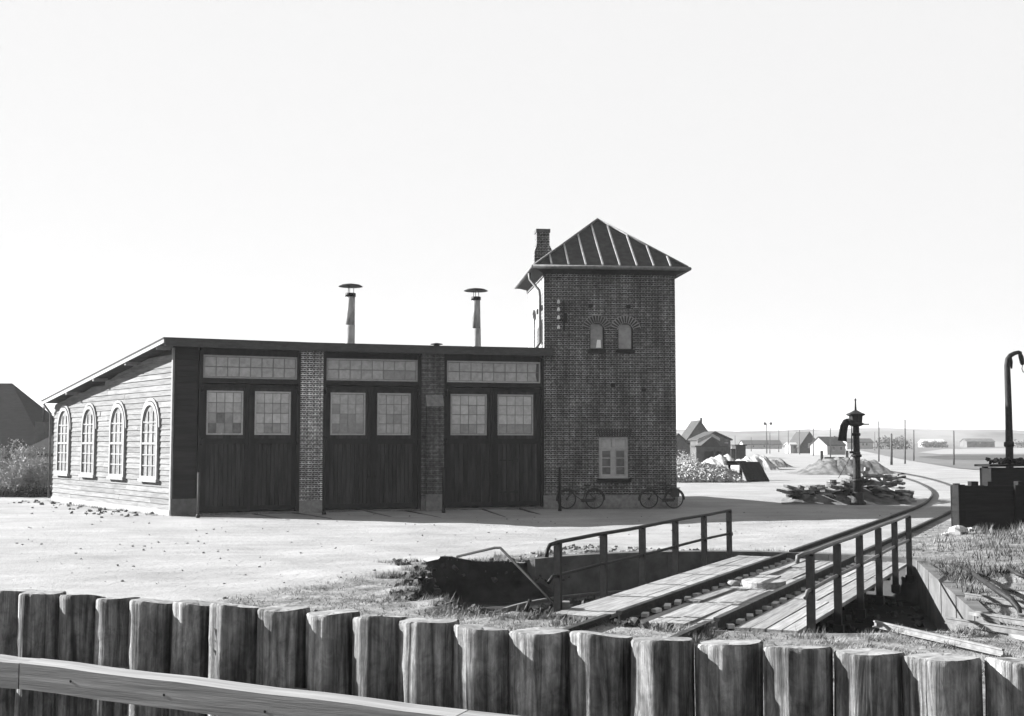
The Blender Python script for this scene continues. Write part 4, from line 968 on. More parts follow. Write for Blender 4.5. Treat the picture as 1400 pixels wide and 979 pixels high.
# curved standard behind the bin
D = 41.6; bp = PD(1378.5, 640, D); pole = thing('swan_neck_standard', (bp.x, bp.y, 0), 'tall dark swan-neck iron standard rising behind the coal bin', 'standard')
X = lambda px, py: PD(px, py, D)
b = MB(); pts = [Vector((bp.x+.02, D, -.1)), X(1380, 610), X(1379, 560), X(1377.5, 515), X(1377, 500), X(1378, 491), X(1381.5, 486), X(1387, 483), X(1393, 481.5), X(1396, 483)]
b.sweep(pts, [.13, .13, .115, .105, .1, .095, .085, .075, .065, .06], 14); b.build('pole', M['iron'], pole)
b = MB(); c = X(1379.5, 607.5); b.lathe([(.125, -.1), (.17, -.07), (.17, .07), (.125, .1)], c, 14); b.build('collar', M['iron'], pole)
b = MB(); b.sweep([X(1394, 482), X(1396, 488), X(1397.5, 496), X(1398, 499)], [.06, .09, .08, .05], 10); b.build('hook_block', M['iron'], pole)
b = MB(); b.sweep([X(1381.5, 488), X(1382.5, 495), X(1383, 504)], [.05, .06, .03], 8); b.build('hanging_weight', M['iron'], pole)
b = MB(); b.sweep([X(1398, 499), X(1397, 504), X(1398.5, 508), X(1401, 510), X(1402, 506)], .02, 6); b.build('hook', M['zinc'], pole)
b = MB(); b.lathe([(.3, -.1), (.3, .08), (.18, .14)], (pts[0].x, D, .02), 14); b.build('base', M['iron'], pole)

# ------------------------------------------------------------------ water crane
D = 49.2; wc0 = PD(1172.5, 690, D); wc = thing('water_crane', (wc0.x, wc0.y, 0), 'dark cast-iron water crane with drooping hose beside the scrap heap', 'water crane')
z = lambda py: PD(1172, py, D).z
b = MB(); b.lathe([(.34, -.1), (.34, .08), (.26, .14), (.22, .5), (.2, .52)], (wc0.x, D, 0), 18); b.build('base', M['iron'], wc)
b = MB(); b.lathe([(.17, .5), (.155, 1.2), (.145, z(625)), (.135, z(600)), (.13, z(582))], (wc0.x, D, 0), 18); b.build('column', M['iron'], wc)
for py, rr_ in ((657, .2), (623, .21), (620, .16), (594, .18)):
    b = MB(); b.lathe([(.13, -.07), (rr_, -.045), (rr_, .045), (.13, .07)], (wc0.x, D, z(py)), 18); b.build('collar', M['iron'], wc)
b = MB(); b.lathe([(.18, z(583)), (.36, z(580.5)), (.36, z(579)), (.27, z(578)), (.29, z(569)), (.4, z(567.5)), (.4, z(566)), (.24, z(564)), (.07, z(561))], (wc0.x, D, 0), 8, False); b.build('head', M['iron'], wc)
b = MB(); b.lathe([(.05, z(562)), (.035, z(553)), (.03, z(548)), (.05, z(547)), (.01, z(544.5))], (wc0.x, D, 0), 8); b.build('finial', M['iron'], wc)
Y = lambda px, py: PD(px, py, D-.05)
b = MB(); b.sweep([Y(1170, 579), Y(1164, 577), Y(1159, 576)], [.14, .13, .13], 12); b.build('arm', M['iron'], wc)
b = MB(); b.sweep([Y(1160, 575.5), Y(1157, 577), Y(1154, 583), Y(1152.5, 592), Y(1151.5, 603)], [.12, .15, .17, .17, .19], 12); b.build('hose', M['tar'], wc)
b = MB(); b.tube(Y(1164.5, 579), Y(1164.5, 618), .025, n=6); b.tube(Y(1164.5, 618), Y(1172, 620), .022, n=6); b.build('valve_rod', M['iron'], wc)
b = MB(); b.box(Y(1165, 618.5), (.22, .06, .1)); b.box(Y(1180, 580), (.5, .1, .05)); b.build('handle', M['iron'], wc)
b = MB(); b.tube(Y(1165, 621), Y(1146, 654), .012, n=5); b.build('chain', M['iron'], wc)

# ------------------------------------------------------------------ scrap heap of sleepers and boards
sizes = [(1.7, .2, .1), (1.3, .22, .08), (1.0, .3, .05), (.7, .2, .14), (2.0, .12, .1)]
lum = []
for s_ in sizes: b = MB(); b.box((0, 0, 0), s_); lum.append(b.mesh('old_sleeper', M['lumber'], Vector((0, 0, 0))))
def pile_h(x, px0, px1, top): return top
cnt = 0
for k in range(120):
    px = random.uniform(1078, 1218) if k > 40 else random.uniform(1150, 1236); t_ = (px-1070)/175
    prof = np.interp(px, [1068, 1085, 1120, 1150, 1185, 1205, 1225, 1248], [.25, .55, .75, .95, 1.35, 1.15, .7, .15])
    dep = random.uniform(0, 1); D = 49.6+dep*5.0; zc_ = prof*(1-.5*abs(dep-.45))*random.uniform(.25, 1.0)+.08
    p = Vector(((px-700)/1600*D, D, zc_))
    mi = random.randrange(5) if px < 1212 else random.choice((2, 3))
    if px < 1180: rot = (random.uniform(-.2, .1), random.uniform(.0, .2), random.uniform(-.9, -.3)+math.pi*.5)
    else: rot = (random.uniform(-.3, .3), random.uniform(-.2, .2), random.uniform(0, 3.14))
    o = inst('old_sleeper', lum[mi], None, p, rot); tag(o, 'weathered sleeper lying in the scrap timber heap by the water crane', 'sleeper', 'timbers of the scrap heap')
b = MB()
pp = []
for i in range(29):
    for j in range(9):
        px = 1066+(1250-1066)*i/28; q = j/8; D = 49.2+q*6.4
        prof = np.interp(px, [1068, 1085, 1120, 1150, 1185, 1205, 1225, 1248], [.05, .4, .55, .7, 1.0, .8, .45, .0])
        pp.append(((px-700)/1600*D, D, prof*math.sin(math.pi*q)+.1*wob(px*.2, q*5)*math.sin(math.pi*q)-.04))
b.add(pp, [(i*9+j, (i+1)*9+j, (i+1)*9+j+1, i*9+j+1) for i in range(28) for j in range(8)], True)
tag(b.build('scrap_mound', M['mound'], None, G(1160, 685)), 'low dark mound of debris under the scrap timbers', 'mound')
bb = thing('wooden_tub', PD(1138, 668, 53), 'small upright wooden tub standing on the scrap heap', 'tub'); c = PD(1138, 672, 53)
ROOTLOC[bb.name] = tuple(bb.location)
for k in range(12):
    q = 2*math.pi*k/12; b = MB(); d = Vector((math.cos(q), math.sin(q), 0)); b.box(c+d*.17+Vector((0, 0, .25)), (.03, .085, .55), Matrix.Rotation(q, 3, 'Z')); b.build('stave', M['lumber'], bb)
b = MB(); b.lathe([(.195, -.02), (.195, .02)], c+Vector((0, 0, .4)), 16); b.build('hoop', M['iron'], bb)

# ------------------------------------------------------------------ heaps further off
def heap(name, px0, px1, ybase, prof, D, depth, m, label, cat='mound', seed=0.0):
    b = MB(); vs = []; nx, ny = 44, 12
    for i in range(nx+1):
        px = px0+(px1-px0)*i/nx; h = np.interp(px, [p[0] for p in prof], [max(0, PD(p[0], p[1], D).z) for p in prof])
        for j in range(ny+1):
            q = j/ny; yy = D+depth*(q-.4)
            vs.append(((px-700)/1600*D, yy, h*math.sin(math.pi*min(1, q*1.1))*(1+.22*wob(px*.3+seed, q*6+seed))+.12*h*wob(px*1.1, q*17, 1, seed)*math.sin(math.pi*q)-.06))
    b.add(vs, [(i*(ny+1)+j, (i+1)*(ny+1)+j, (i+1)*(ny+1)+j+1, i*(ny+1)+j+1) for i in range(nx) for j in range(ny)], True)
    return tag(b.build(name, M[m], None, ((px0+px1-1400)/3200*D, D, 0)), label, cat)
heap('earth_mound', 1078, 1216, 651, [(1078, 651), (1100, 641), (1125, 628), (1150, 626), (1175, 628), (1195, 629), (1207, 640), (1216, 650)], 96, 9, 'mound', 'broad grey earth mound behind the water crane', seed=1)
heap('sand_heap', 955, 1012, 640, [(955, 640), (968, 627), (985, 622), (1000, 624), (1012, 640)], 118, 10, 'pale_mound', 'pale sand heap in front of the gabled sheds', seed=2)
heap('spoil_heap', 1000, 1058, 640, [(1000, 640), (1010, 628), (1030, 623), (1045, 623), (1058, 638)], 112, 9, 'pale_mound', 'lumpy spoil heap beyond the tarred cover', seed=3)
heap('gravel_heap', 1046, 1080, 637, [(1046, 637), (1055, 629), (1066, 627), (1080, 637)], 122, 6, 'mound', 'small gravel heap with a dark flank', seed=4)
heap('rubble_bank', 905, 1016, 660, [(905, 640), (930, 641), (955, 637), (985, 640), (1002, 644), (1016, 658)], 78, 5, 'pale_mound', 'low bank of broken brick beside the tower', 'rubble', seed=5)
b = MB()
for k in range(1500):
    px = random.uniform(915, 1010); q = random.random(); D = 75.6+q*2.6; h = np.interp(px, [915, 955, 985, 1010], [1.05, 1.15, .95, .35])*q**.6
    s_ = random.uniform(.07, .2); b.box(((px-700)/1600*D, D, h+.02), (s_*1.5, s_, s_*.8), Matrix.Rotation(random.uniform(0, 6.28), 3, Vector((random.uniform(-1, 1), random.uniform(-1, 1), .5)).normalized()))
o = stuff(b.build('brick_rubble', M['rubble'], None, (17, 77, 0))); o['label'] = 'loose broken bricks heaped along the bank by the tower'; o['category'] = 'rubble'
# tarred sloping cover
D0, D1 = 76.5, 77.5
P4 = [PD(1021, 658.5, D0), PD(1052, 658.5, D0), PD(1038, 633, D1), PD(1009.5, 633, D1)]
cv = thing('sloping_cover', (P4[0].x, D0, 0), 'black tarred board cover leaning like a lid between the heaps', 'cover')
nb = 6
for k in range(nb):
    a0, a1 = k/nb+.004, (k+1)/nb-.004; L = lambda p, q, t: p+(q-p)*t; up = Vector((0, -.06, .08))
    q = [L(P4[0], P4[1], a0), L(P4[0], P4[1], a1), L(P4[3], P4[2], a1), L(P4[3], P4[2], a0)]
    b = MB(); b.hexa(q+[x+up for x in q]); b.build('board', M['tar'], cv)
b = MB()
for k in (.1, .9): 
    p = L(P4[3], P4[2], k); b.tube((p.x, p.y+.1, -.1), p, .08, n=8)
b.build('prop', M['tar'], cv)
p = PD(1005, 633, 80.5); b = MB()
b.box(p, (1.35, .9, .28)); b.tube((p.x-.4, p.y, -.1), (p.x-.4, p.y, p.z), .09); b.tube((p.x+.4, p.y, -.1), (p.x+.4, p.y, p.z), .09)
tag(b.build('beam_trestle', M['tar'], None, (p.x, p.y, 0)), 'dark beam trestle next to the sloping tarred cover', 'trestle')
# loading stop behind the earth mound
p0, p1 = PD(1123.5, 627, 150), PD(1158, 627, 150); st = thing('bar_stop', (p0.x, 150, 0), 'two short posts with a dark cross bar behind the earth mound', 'barrier')
for p in (p0, p1): b = MB(); b.box((p.x, 150, .65), (.32, .3, 1.6)); b.build('post', M['pole'], st)
b = MB(); b.box(((p0.x+p1.x)/2, 150, .55), (2.5, .2, .22)); b.build('bar', M['pole'], st)
b = MB(); b.tube((p0.x+.1, 150, .55), (p1.x-.1, 150, .55), .03, n=6); b.build('tie_rod', M['pole'], st)

# ------------------------------------------------------------------ poles
for i, (px, t_, bt, lamp) in enumerate(((1005, 596, 617, 0), (1052.6, 592, 620, 0), (1064.7, 586, 618, 0), (1077.7, 589, 620, 0), (1093, 588, 621, 0), (1112, 586, 623, 0), (1135.3, 585, 625, 0),
        (1196, 591, 616, 0), (1201.5, 577, 631, 0), (1218.7, 594, 635.5, 0), (1237.3, 574.5, 634, 0), (1249.3, 588.7, 630, 0), (1304, 590, 636, 0), (1027, 598, 617, 0))):
    g_ = G(px, bt); top_ = PD(px, t_, g_.y); r_ = .09 if px != 1218.7 else .14
    b = MB(); b.tube((g_.x, g_.y, -.3), (top_.x, g_.y, top_.z), r_*1.15, r_*.8, 8)
    b.lathe([(r_*.8, 0), (r_*.3, .12)], (top_.x, g_.y, top_.z), 8)
    tag(b.build('yard_pole', M['pole'], None, g_), 'bare wooden pole in the line beyond the railway yard', 'pole', 'poles beyond the yard')
g_ = G(1048.4, 620); lp = thing('lamp_post', g_, 'slim yard lamp post with two lamps on a cross arm', 'lamp post'); tp_ = PD(1048.4, 579, g_.y)
b = MB(); b.tube((g_.x, g_.y, -.3), (g_.x, g_.y, tp_.z), .13, .09, 8); b.build('post', M['pole'], lp)
b = MB(); b.tube((g_.x-.5, g_.y, tp_.z-.1), (g_.x+1.1, g_.y, tp_.z-.1), .05, n=6); b.build('arm', M['pole'], lp)
for dx in (-.35, 1.0): b = MB(); b.lathe([(.1, -.35), (.3, -.2), (.3, .1), (.1, .3)], (g_.x+dx, g_.y-.1, tp_.z-.0), 10); b.build('lamp', M['iron'], lp)

# ------------------------------------------------------------------ houses
def gable_house(name, px0, px1, ybase, yeave, yridge, D, depth, ridge, wallm, roofm, label, chim=None, th=0.0, wins=(), hip=0.0, ov=.25, door=None):
    """ridge 'x' runs across the view, 'y' along it"""
    a = PD(px0, ybase, D); c = PD(px1, ybase, D); L = c.x-a.x; ze = PD((px0+px1)/2, yeave, D).z; zr = PD((px0+px1)/2, yridge, D).z
    f = Fr((a.x, D), th); t = thing(name, f.p(L/2, -depth/2, 0), label, 'house')
    b = MB()
    if ridge == 'y':
        b.prism(f, [(0, -.5), (L, -.5), (L, ze), (L/2, zr-.12), (0, ze)], -depth, 0); b.build('wall', M[wallm], t)
        b = MB()
        for s_ in (0, 1):
            e = -ov if s_ == 0 else L+ov; k = (zr-ze)/(L/2); zl = ze-ov*k
            b.add([f.p(e, ov, zl), f.p(L/2, ov, zr), f.p(L/2, -depth-ov, zr), f.p(e, -depth-ov, zl), f.p(e, ov, zl+.18), f.p(L/2, ov, zr+.18), f.p(L/2, -depth-ov, zr+.18), f.p(e, -depth-ov, zl+.18)],
                  [(0, 1, 2, 3), (4, 7, 6, 5), (0, 4, 5, 1), (2, 6, 7, 3), (0, 3, 7, 4)])
        rf = b.build('roof', M[roofm], t)
    else:
        b.fbox(f, 0, L, -depth, 0, -.5, ze)
        if hip == 0: b.add([f.p(0, 0, ze), f.p(0, -depth, ze), f.p(0, -depth/2, zr-.1)], [(0, 1, 2)]); b.add([f.p(L, 0, ze), f.p(L, -depth, ze), f.p(L, -depth/2, zr-.1)], [(0, 1, 2)])
        b.build('wall', M[wallm], t); b = MB()
        k = (zr-ze)/(depth/2); zl = ze-ov*k; P = [f.p(-ov, ov, zl), f.p(L+ov, ov, zl), f.p(L+ov, -depth-ov, zl), f.p(-ov, -depth-ov, zl), f.p(-ov*(hip == 0)+hip, -depth/2, zr), f.p(L+ov*(hip == 0)-hip, -depth/2, zr)]
        P2 = [p+Vector((0, 0, .18)) for p in P]
        b.add(P+P2, [(0, 1, 5, 4), (2, 3, 4, 5), (6, 10, 11, 7), (8, 11, 10, 9), (0, 6, 7, 1), (2, 8, 9, 3), (0, 4, 10, 6), (3, 9, 10, 4), (1, 7, 11, 5), (2, 5, 11, 8)])
        if hip: b.add(P+P2, [(3, 0, 4), (1, 2, 5), (6, 9, 10), (7, 11, 8)])
        rf = b.build('roof', M[roofm], t)
    for px, yt, wpx in (chim or []):
        p = PD(px, yt, D+depth*.5); ww = wpx*D/1600; b = MB(); b.box((p.x, p.y, (p.z+ze)/2), (ww, ww, p.z-ze)); b.box((p.x, p.y, p.z), (ww*1.2, ww*1.2, .12)); b.build('chimney', M['bwall'], rf)
    for px, y0, y1, wpx, dark in wins:
        p, q = PD(px-wpx/2, y1, D), PD(px+wpx/2, y0, D); b = MB(); b.box(((p.x+q.x)/2, D-.02, (p.z+q.z)/2), (q.x-p.x, .08, q.z-p.z)); wn = b.build('window', M['glass'][2] if dark else M['sash'], t)
        b = MB(); b.box(((p.x+q.x)/2, D-.07, p.z-.05), (q.x-p.x+.2, .12, .1)); b.build('sill', M['sash'], wn)
    return t, f, L, ze, zr, rf
gable_house('brick_house', 939, 976, 622, 602.5, 576, 190, 9, 'y', 'bwall', 'house_roof', 'steep gabled brick house with a chimney on its ridge', [(958.5, 572, 2.6)], wins=((953, 598, 605, 3, 1), (963, 598, 605, 3, 1)))
gable_house('cottage', 915, 941, 622, 606, 594, 170, 7, 'y', 'bwall', 'house_roof', 'low brick cottage just beside the tower edge', wins=((929, 609, 615, 3, 1), (935, 609, 615, 3, 1)))
h = gable_house('shed_house', 957, 999, 624, 601, 591.5, 150, 8, 'y', 'bwall', 'house_roof', 'wide low-gabled shed behind the sand heap', wins=((993, 600, 605, 3, 1),))
# open lean-to with white barge boards
a = PD(952, 628, 138); c = PD(993, 628, 138); L = c.x-a.x; f = Fr((a.x, 138), 0); t = thing('open_shed', f.p(L/2, -2, 0), 'small open-fronted shed with white bargeboards on its gable', 'shed')
ze = PD(970, 611, 138).z; b = MB(); b.fbox(f, 0, .9, -4, 0, -.4, ze); b.fbox(f, .9, L, -4, -3.8, -.4, ze); b.fbox(f, L-.25, L, -3.79, -.3, -.4, ze); b.fbox(f, .9, L-.0, -.1, 0, ze-.5, ze); b.build('wall', M['bwall'], t)
b = MB(); zr = PD(973, 596.5, 138).z; ug = u_at(f, 973); b.prism(f, [(u_at(f, 955), ze-.05), (u_at(f, 986), ze-.05), (ug, zr)], -3.9, -.05); b.fbox(f, -.15, L+.15, -4.1, .2, ze, ze+.15); rf = b.build('roof', M['house_roof'], t)
for x0, y0, x1, y1 in ((953.5, 606.5, 973, 596.3), (973, 596.3, 984.5, 603)):
    b = MB(); p, q = PD(x0, y0, 137.6), PD(x1, y1, 137.6); d = Vector((0, 0, .34)); k = Vector((0, .15, 0)); b.hexa([p, q, q+k, p+k, p+d, q+d, q+d+k, p+d+k]); b.build('bargeboard', M['white'], rf)
for px in (977, 987): b = MB(); p = PD(px, 618, 138.1); b.box((p.x, 138.1, ze/2-.2), (.2, .2, ze+.2)); b.build('post', M['bwall'], t)
p = PD(1010, 617, 160); b = MB(); b.box((p.x, 160, 1.0), (1.3, 3, 2.2)); b.box((p.x, 160, 2.15), (1.6, 3.3, .14)); b.box((p.x-.9, 160.1, .8), (.7, 2.4, 1.7))
tag(b.build('tarred_hut', M['house_roof'], None, (p.x, 160, 0)), 'tiny dark hut next to the open-fronted shed', 'hut')
gable_house('long_barn', 1017, 1069, 612, 608, 602.3, 430, 9, 'x', 'house_white', 'house_roof', 'long low pale-walled barn far across the fields', wins=((1030, 609, 611, 2, 1), (1045, 609, 611, 2, 1)))
gable_house('dark_barn', 1093.5, 1120.5, 616, 610, 591, 265, 12, 'y', 'house_roof', 'house_roof', 'steep dark gabled barn beyond the earth mound', wins=((1106, 606, 612, 2.4, 0),))
gable_house('white_outbuilding', 1080.5, 1093, 615.5, 608.5, 606, 268, 5, 'x', 'house_white', 'house_white', 'little white outbuilding joined to the dark barn', wins=((1086, 609.5, 613, 2, 1),))
gable_house('white_cottage', 1131, 1160, 618, 609, 598, 238, 6.4, 'x', 'house_white', 'house_roof', 'white cottage with dark roof behind the water crane hose', [(1141, 596.5, 1.6)], th=R(17), wins=((1140, 611, 615, 2.5, 1), (1150, 611, 615, 2.5, 1)), ov=.15)
gable_house('white_farmhouse', 1158, 1194, 611.5, 605, 600, 420, 8, 'x', 'house_white', 'house_roof', 'far white farmhouse beyond the water crane', wins=((1180, 606, 609, 1.6, 1), (1185, 606, 609, 1.6, 1)))
gable_house('pale_farmhouse', 1264, 1293, 607, 605, 600.5, 560, 9, 'x', 'house_white', 'house_white', 'very pale long farmhouse far across the fields', wins=((1278, 605.3, 606.6, 1.3, 1),))
gable_house('field_barn', 1322, 1360, 607.5, 604, 600, 540, 8, 'x', 'hedge', 'hedge', 'long dark barn far across the fields', wins=((1340, 604.8, 606, 1.3, 0),))
# farmhouse at the left
t, f, L, ze, zr, rf = gable_house('farmhouse', -210, 62, 650, 621, 523, 78, 9.4, 'x', 'house_white', 'tile', 'old farmhouse with big dark hipped roof left of the shed', hip=4.4, ov=.4, wins=((62, 626, 640, 5, 1),))
t, f, L, ze, zr, rf = gable_house('wing_cottage', 28, 110, 655, 620.5, 585, 72, 6, 'x', 'house_white', 'tile', 'low tiled cottage wing partly behind the shed corner', hip=2.0, ov=.3)
p = PD(57.5, 578, 75); b = MB(); b.box((p.x, 75, p.z-.9), (.62, .62, 1.9)); ch_ = b.build('chimney', M['bwall'], rf); b = MB(); b.tube((p.x+.1, 75, p.z), (p.x+.1, 75, PD(60, 547, 75).z), .06, n=8); b.build('stove_pipe', M['iron'], rf)

# ------------------------------------------------------------------ shrubs
def shrub(px0, px1, ybase, ytop, D, depth, n, label, m='twig', seed=1):
    rs = random.Random(seed); b = MB(); x0, x1 = PD(px0, 600, D).x, PD(px1, 600, D).x; zt = PD(px0, ytop, D).z
    o = thing('shrub', ((x0+x1)/2, D, 0), label, 'shrub')
    st = MB(); tw = MB(); vs = []; fs = []
    for k in range(max(5, n//60)):
        c = Vector((rs.uniform(x0, x1), D+rs.uniform(-.5, .5)*depth, -.1)); h = zt*rs.uniform(.6, 1.0); d = Vector((rs.uniform(-.35, .35), rs.uniform(-.3, .3), 1))
        tip = c+d*h; st.sweep([c, c+d*h*.5+Vector((rs.uniform(-.1, .1), 0, 0)), tip], [.035, .02, .008], 5)
        for j in range(60):
            t = rs.uniform(.15, 1); p = c+d*h*t; e = p+Vector((rs.uniform(-.5, .5), rs.uniform(-.5, .5), rs.uniform(-.05, .45)))*(1.1-.5*t)
            s_ = Vector((rs.uniform(-.02, .02), .0, .02)); i0 = len(vs); vs += [p-s_*.4, p+s_*.4, e]; fs.append((i0, i0+1, i0+2))
            for q in range(3):
                g_ = p+(e-p)*rs.uniform(.3, 1); a_ = Vector((rs.uniform(-1, 1), rs.uniform(-1, 1), rs.uniform(-1, 1)))*.055; b_ = Vector((rs.uniform(-1, 1), rs.uniform(-1, 1), rs.uniform(-1, 1)))*.055
                i0 = len(vs); vs += [g_, g_+a_, g_+a_+b_, g_+b_]; fs.append((i0, i0+1, i0+2, i0+3))
    st.build('stem', M['twig'], o); tw.add(vs, fs); stuff(tw.build('foliage', M[m], o))
for i, (a, c, yt) in enumerate(((-40, 6, 596), (-6, 30, 600), (20, 52, 606), (42, 78, 622), (8, 40, 622))):
    shrub(a, c, 672, yt, 60-i*.8, 1.8, 900, ('tall pale shrub against the farmhouse roof', 'pale bushy shrub before the farmhouse', 'leafy pale shrub below the cottage roof', 'low pale shrub at the rear corner of the shed', 'short pale bush in the shrub row')[i], seed=i)
M['shade_twigs'] = mat('shade_toned_twigs', .03, .07, 3)  # dark twigs standing in for the shadow strip below the shrubs
for i, (a, c, yt) in enumerate(((-30, 30, 664), (25, 76, 668))): shrub(a, c, 681, yt, 56.5, 1.2, 1500, ('dark twig strip for the shade at the foot of the pale shrubs', 'dark twig strip for the shade running up to the shed corner')[i], 'shade_twigs', 20+i)
for i, (a, c, yt) in enumerate(((912, 940, 618), (935, 956, 628))): shrub(a, c, 645, yt, 88, 2.5, 900, ('bare pale shrub right beside the tower edge', 'low pale shrub in front of the small shed')[i], seed=30+i)
def far_clump(px0, px1, yb, yt, D, label, seed):
    rs = random.Random(seed); vs, fs = [], []; x0, x1 = PD(px0, 600, D).x, PD(px1, 600, D).x; zt = PD(px0, yt, D).z
    for k in range(900):
        t = rs.random(); x = x0+(x1-x0)*t; z_ = rs.random()**.8*zt*(.55+.45*abs(math.sin(t*7+seed))); y = D+rs.uniform(-4, 4); s_ = .5
        a_ = Vector((rs.uniform(-1, 1), rs.uniform(-1, 1), rs.uniform(-1, 1)))*s_; b_ = Vector((rs.uniform(-1, 1), rs.uniform(-1, 1), rs.uniform(-1, 1)))*s_; g_ = Vector((x, y, z_))
        i0 = len(vs); vs += [g_, g_+a_, g_+a_+b_, g_+b_]; fs.append((i0, i0+1, i0+2, i0+3))
    b = MB(); b.add(vs, fs); o = thing('far_thicket', ((x0+x1)/2, D, 0), label, 'thicket'); stuff(b.build('crown', M['hedge'], o))
    for k in range(4):
        s_ = MB(); x = x0+(x1-x0)*(k+.5)/4; s_.tube((x, D, -.5), (x, D, zt*.6), .2, .06, 6); s_.build('trunk', M['pole'], o)
far_clump(1200, 1242, 613, 597, 400, 'grey thicket of trees behind the yard poles', 3)
far_clump(1262, 1292, 609, 603.5, 520, 'low dark hedge in front of the pale far farmhouse', 4)
far_clump(1384, 1440, 608, 601, 520, 'far thicket on the edge of the fields beyond the bin', 5)

# ------------------------------------------------------------------ things lying on the grass
def laid_rail(x0, y0, x1, y1, za, zb):
    p, q = G(x0, y0, za), G(x1, y1, zb); b = MB(); rail_prof(b, [p, q], .62, -.01); tag(b.build('loose_rail', M['railhead'], None, p), 'loose rusty rail lying on the grass beside the turntable pit', 'rail', 'rails lying on the grass')
laid_rail(1196, 856, 1372, 896, .02, .02); laid_rail(1294, 851, 1420, 871, .03, .03); laid_rail(1342, 846, 1440, 860, .03, .03); laid_rail(1320, 817, 1420, 832, .05, .05)
laid_rail(1392, 846, 1480, 853, .04, .04)
b = MB(); b.sweep([G(1318, 776, .2), G(1338, 790, .35), G(1362, 806, .3), G(1383, 820, .22), G(1393, 832, .1), G(1395, 842, .04)], [.03, .04, .05, .05, .045, .03], 8)
tag(b.build('bent_branch', M['iron'], None, G(1383, 825)), 'bent dark bar sticking up out of the grassy bank', 'bar')
b = MB(); b.sweep([G(1378, 776, .3), G(1392, 785, .4), G(1415, 795, .3)], [.03, .04, .04], 8); tag(b.build('bent_branch', M['iron'], None, G(1392, 790)), 'short dark bar on top of the grassy bank', 'bar')
for i, (x0, y0, x1, y1, lab) in enumerate(((1376, 806, 1440, 818, 'short grey plank on the grass above the loose rails'), (1330, 838, 1378, 846, 'pale board end poking out between two loose rails'), (1386, 868, 1470, 886, 'long grey plank on the grass below the loose rails'))):
    p, q = G(x0, y0, .05), G(x1, y1, .05); d = q-p; b = MB(); b.box((p+q)/2, (d.length, .17, .05), Matrix.Rotation(math.atan2(d.y, d.x), 3, 'Z')); tag(b.build('loose_plank', M['lumber'], None, p), lab, 'plank')
# pale stones by the bin
ico = []
def stone_mesh(seed, sx, sy, sz):
    rs = random.Random(seed); b = MB(); n, m_ = 10, 6; vs = []
    for j in range(1, m_):
        a = math.pi*j/m_
        for k in range(n):
            q = 2*math.pi*k/n; r_ = 1+rs.uniform(-.22, .22); vs.append((sx*r_*math.sin(a)*math.cos(q), sy*r_*math.sin(a)*math.sin(q), sz*r_*math.cos(a)))
    vs += [(0, 0, sz), (0, 0, -sz)]; t_ = len(vs)-2
    fs = [((j)*n+k, (j+1)*n+k, (j+1)*n+(k+1) % n, j*n+(k+1) % n) for j in range(m_-2) for k in range(n)]+[(k, (k+1) % n, t_) for k in range(n)]+[((m_-2)*n+(k+1) % n, (m_-2)*n+k, t_+1) for k in range(n)]
    b.add(vs, fs, False); return b
for i, (px, py, s_) in enumerate(((1311, 731, .24), (1292, 733, .1), (1298, 731, .08), (1327, 727, .12), (1336, 726, .15), (1340, 723, .1), (1347, 725, .12), (1360, 724, .09), (1322, 703, .06), (1346, 711, .09))):
    p = G(px, py); z_ = height(p.x, p.y); me_ = stone_mesh(i, s_*1.2, s_, s_*.7).mesh('pale_stone', M['whitestone'], Vector((0, 0, 0))); o = inst('pale_stone', me_, None, (p.x, p.y, z_+s_*.35), random.random()*6)
    tag(o, 'pale limestone lump lying at the foot of the coal bin', 'stone', 'pale stones by the coal bin')

# ------------------------------------------------------------------ grass, clods, pebbles
def bed_ok(x, y):
    q = Vector((x, y, 0))-PC; th = math.atan2(q.y, q.x)
    if q.length < rim(th)+.03: return False
    if abs(q.dot(AV)) < .95 and q.length < 60 and q.dot(AX) > 0: return random.random() < .15
    return True
vs, fs = [], []
def blade(x, y, h, lean, w):
    z_ = height(x, y)-.01; a = random.uniform(0, 6.28); dx, dy = math.cos(a), math.sin(a); i0 = len(vs)
    bx, by = -dy*w, dx*w; lx, ly = dx*lean*h, dy*lean*h
    vs.extend([(x-bx, y-by, z_), (x+bx, y+by, z_), (x+lx, y+ly, z_+h)]); fs.append((i0, i0+1, i0+2))
N = 0
while N < 90000:
    y = 13.0+(random.random()**1.5)*24; x = random.uniform(-.42, .47)*y
    if random.random() > grassy(x, y)**1.5 or not bed_ok(x, y): N += .2; continue
    d = .5+.5*wob(x*1.4, y*1.4, 1, 4)
    if random.random() > .25+.75*d: N += .3; continue
    blade(x, y, random.uniform(.015, .06)*(.6+d), random.uniform(.5, 2.0), random.uniform(.004, .009)); N += 1
for k in range(230):      # tufts
    if k < 110:
        th = random.uniform(0, 6.28); q = rim(th)+random.random()**2*.6; x, y = PC.x+q*math.cos(th), PC.y+q*math.sin(th)
    else:
        y = random.uniform(14, 34); x = random.uniform(-.1, .47)*y
    if not bed_ok(x, y) or grassy(x, y) < .5: continue
    for j in range(60):
        blade(x+random.gauss(0, .07), y+random.gauss(0, .07), random.uniform(.05, .17), random.uniform(.2, 1.2), .006)
for k in range(120):      # long grass on the bank by the bin
    x, y = random.gauss(16.2, 1.8), random.gauss(30.5, 2.2)
    if y > 33.6 and x > 12.8: continue
    for j in range(70): blade(x+random.gauss(0, .14), y+random.gauss(0, .14), random.uniform(.1, .38), random.uniform(.2, .9), .008)
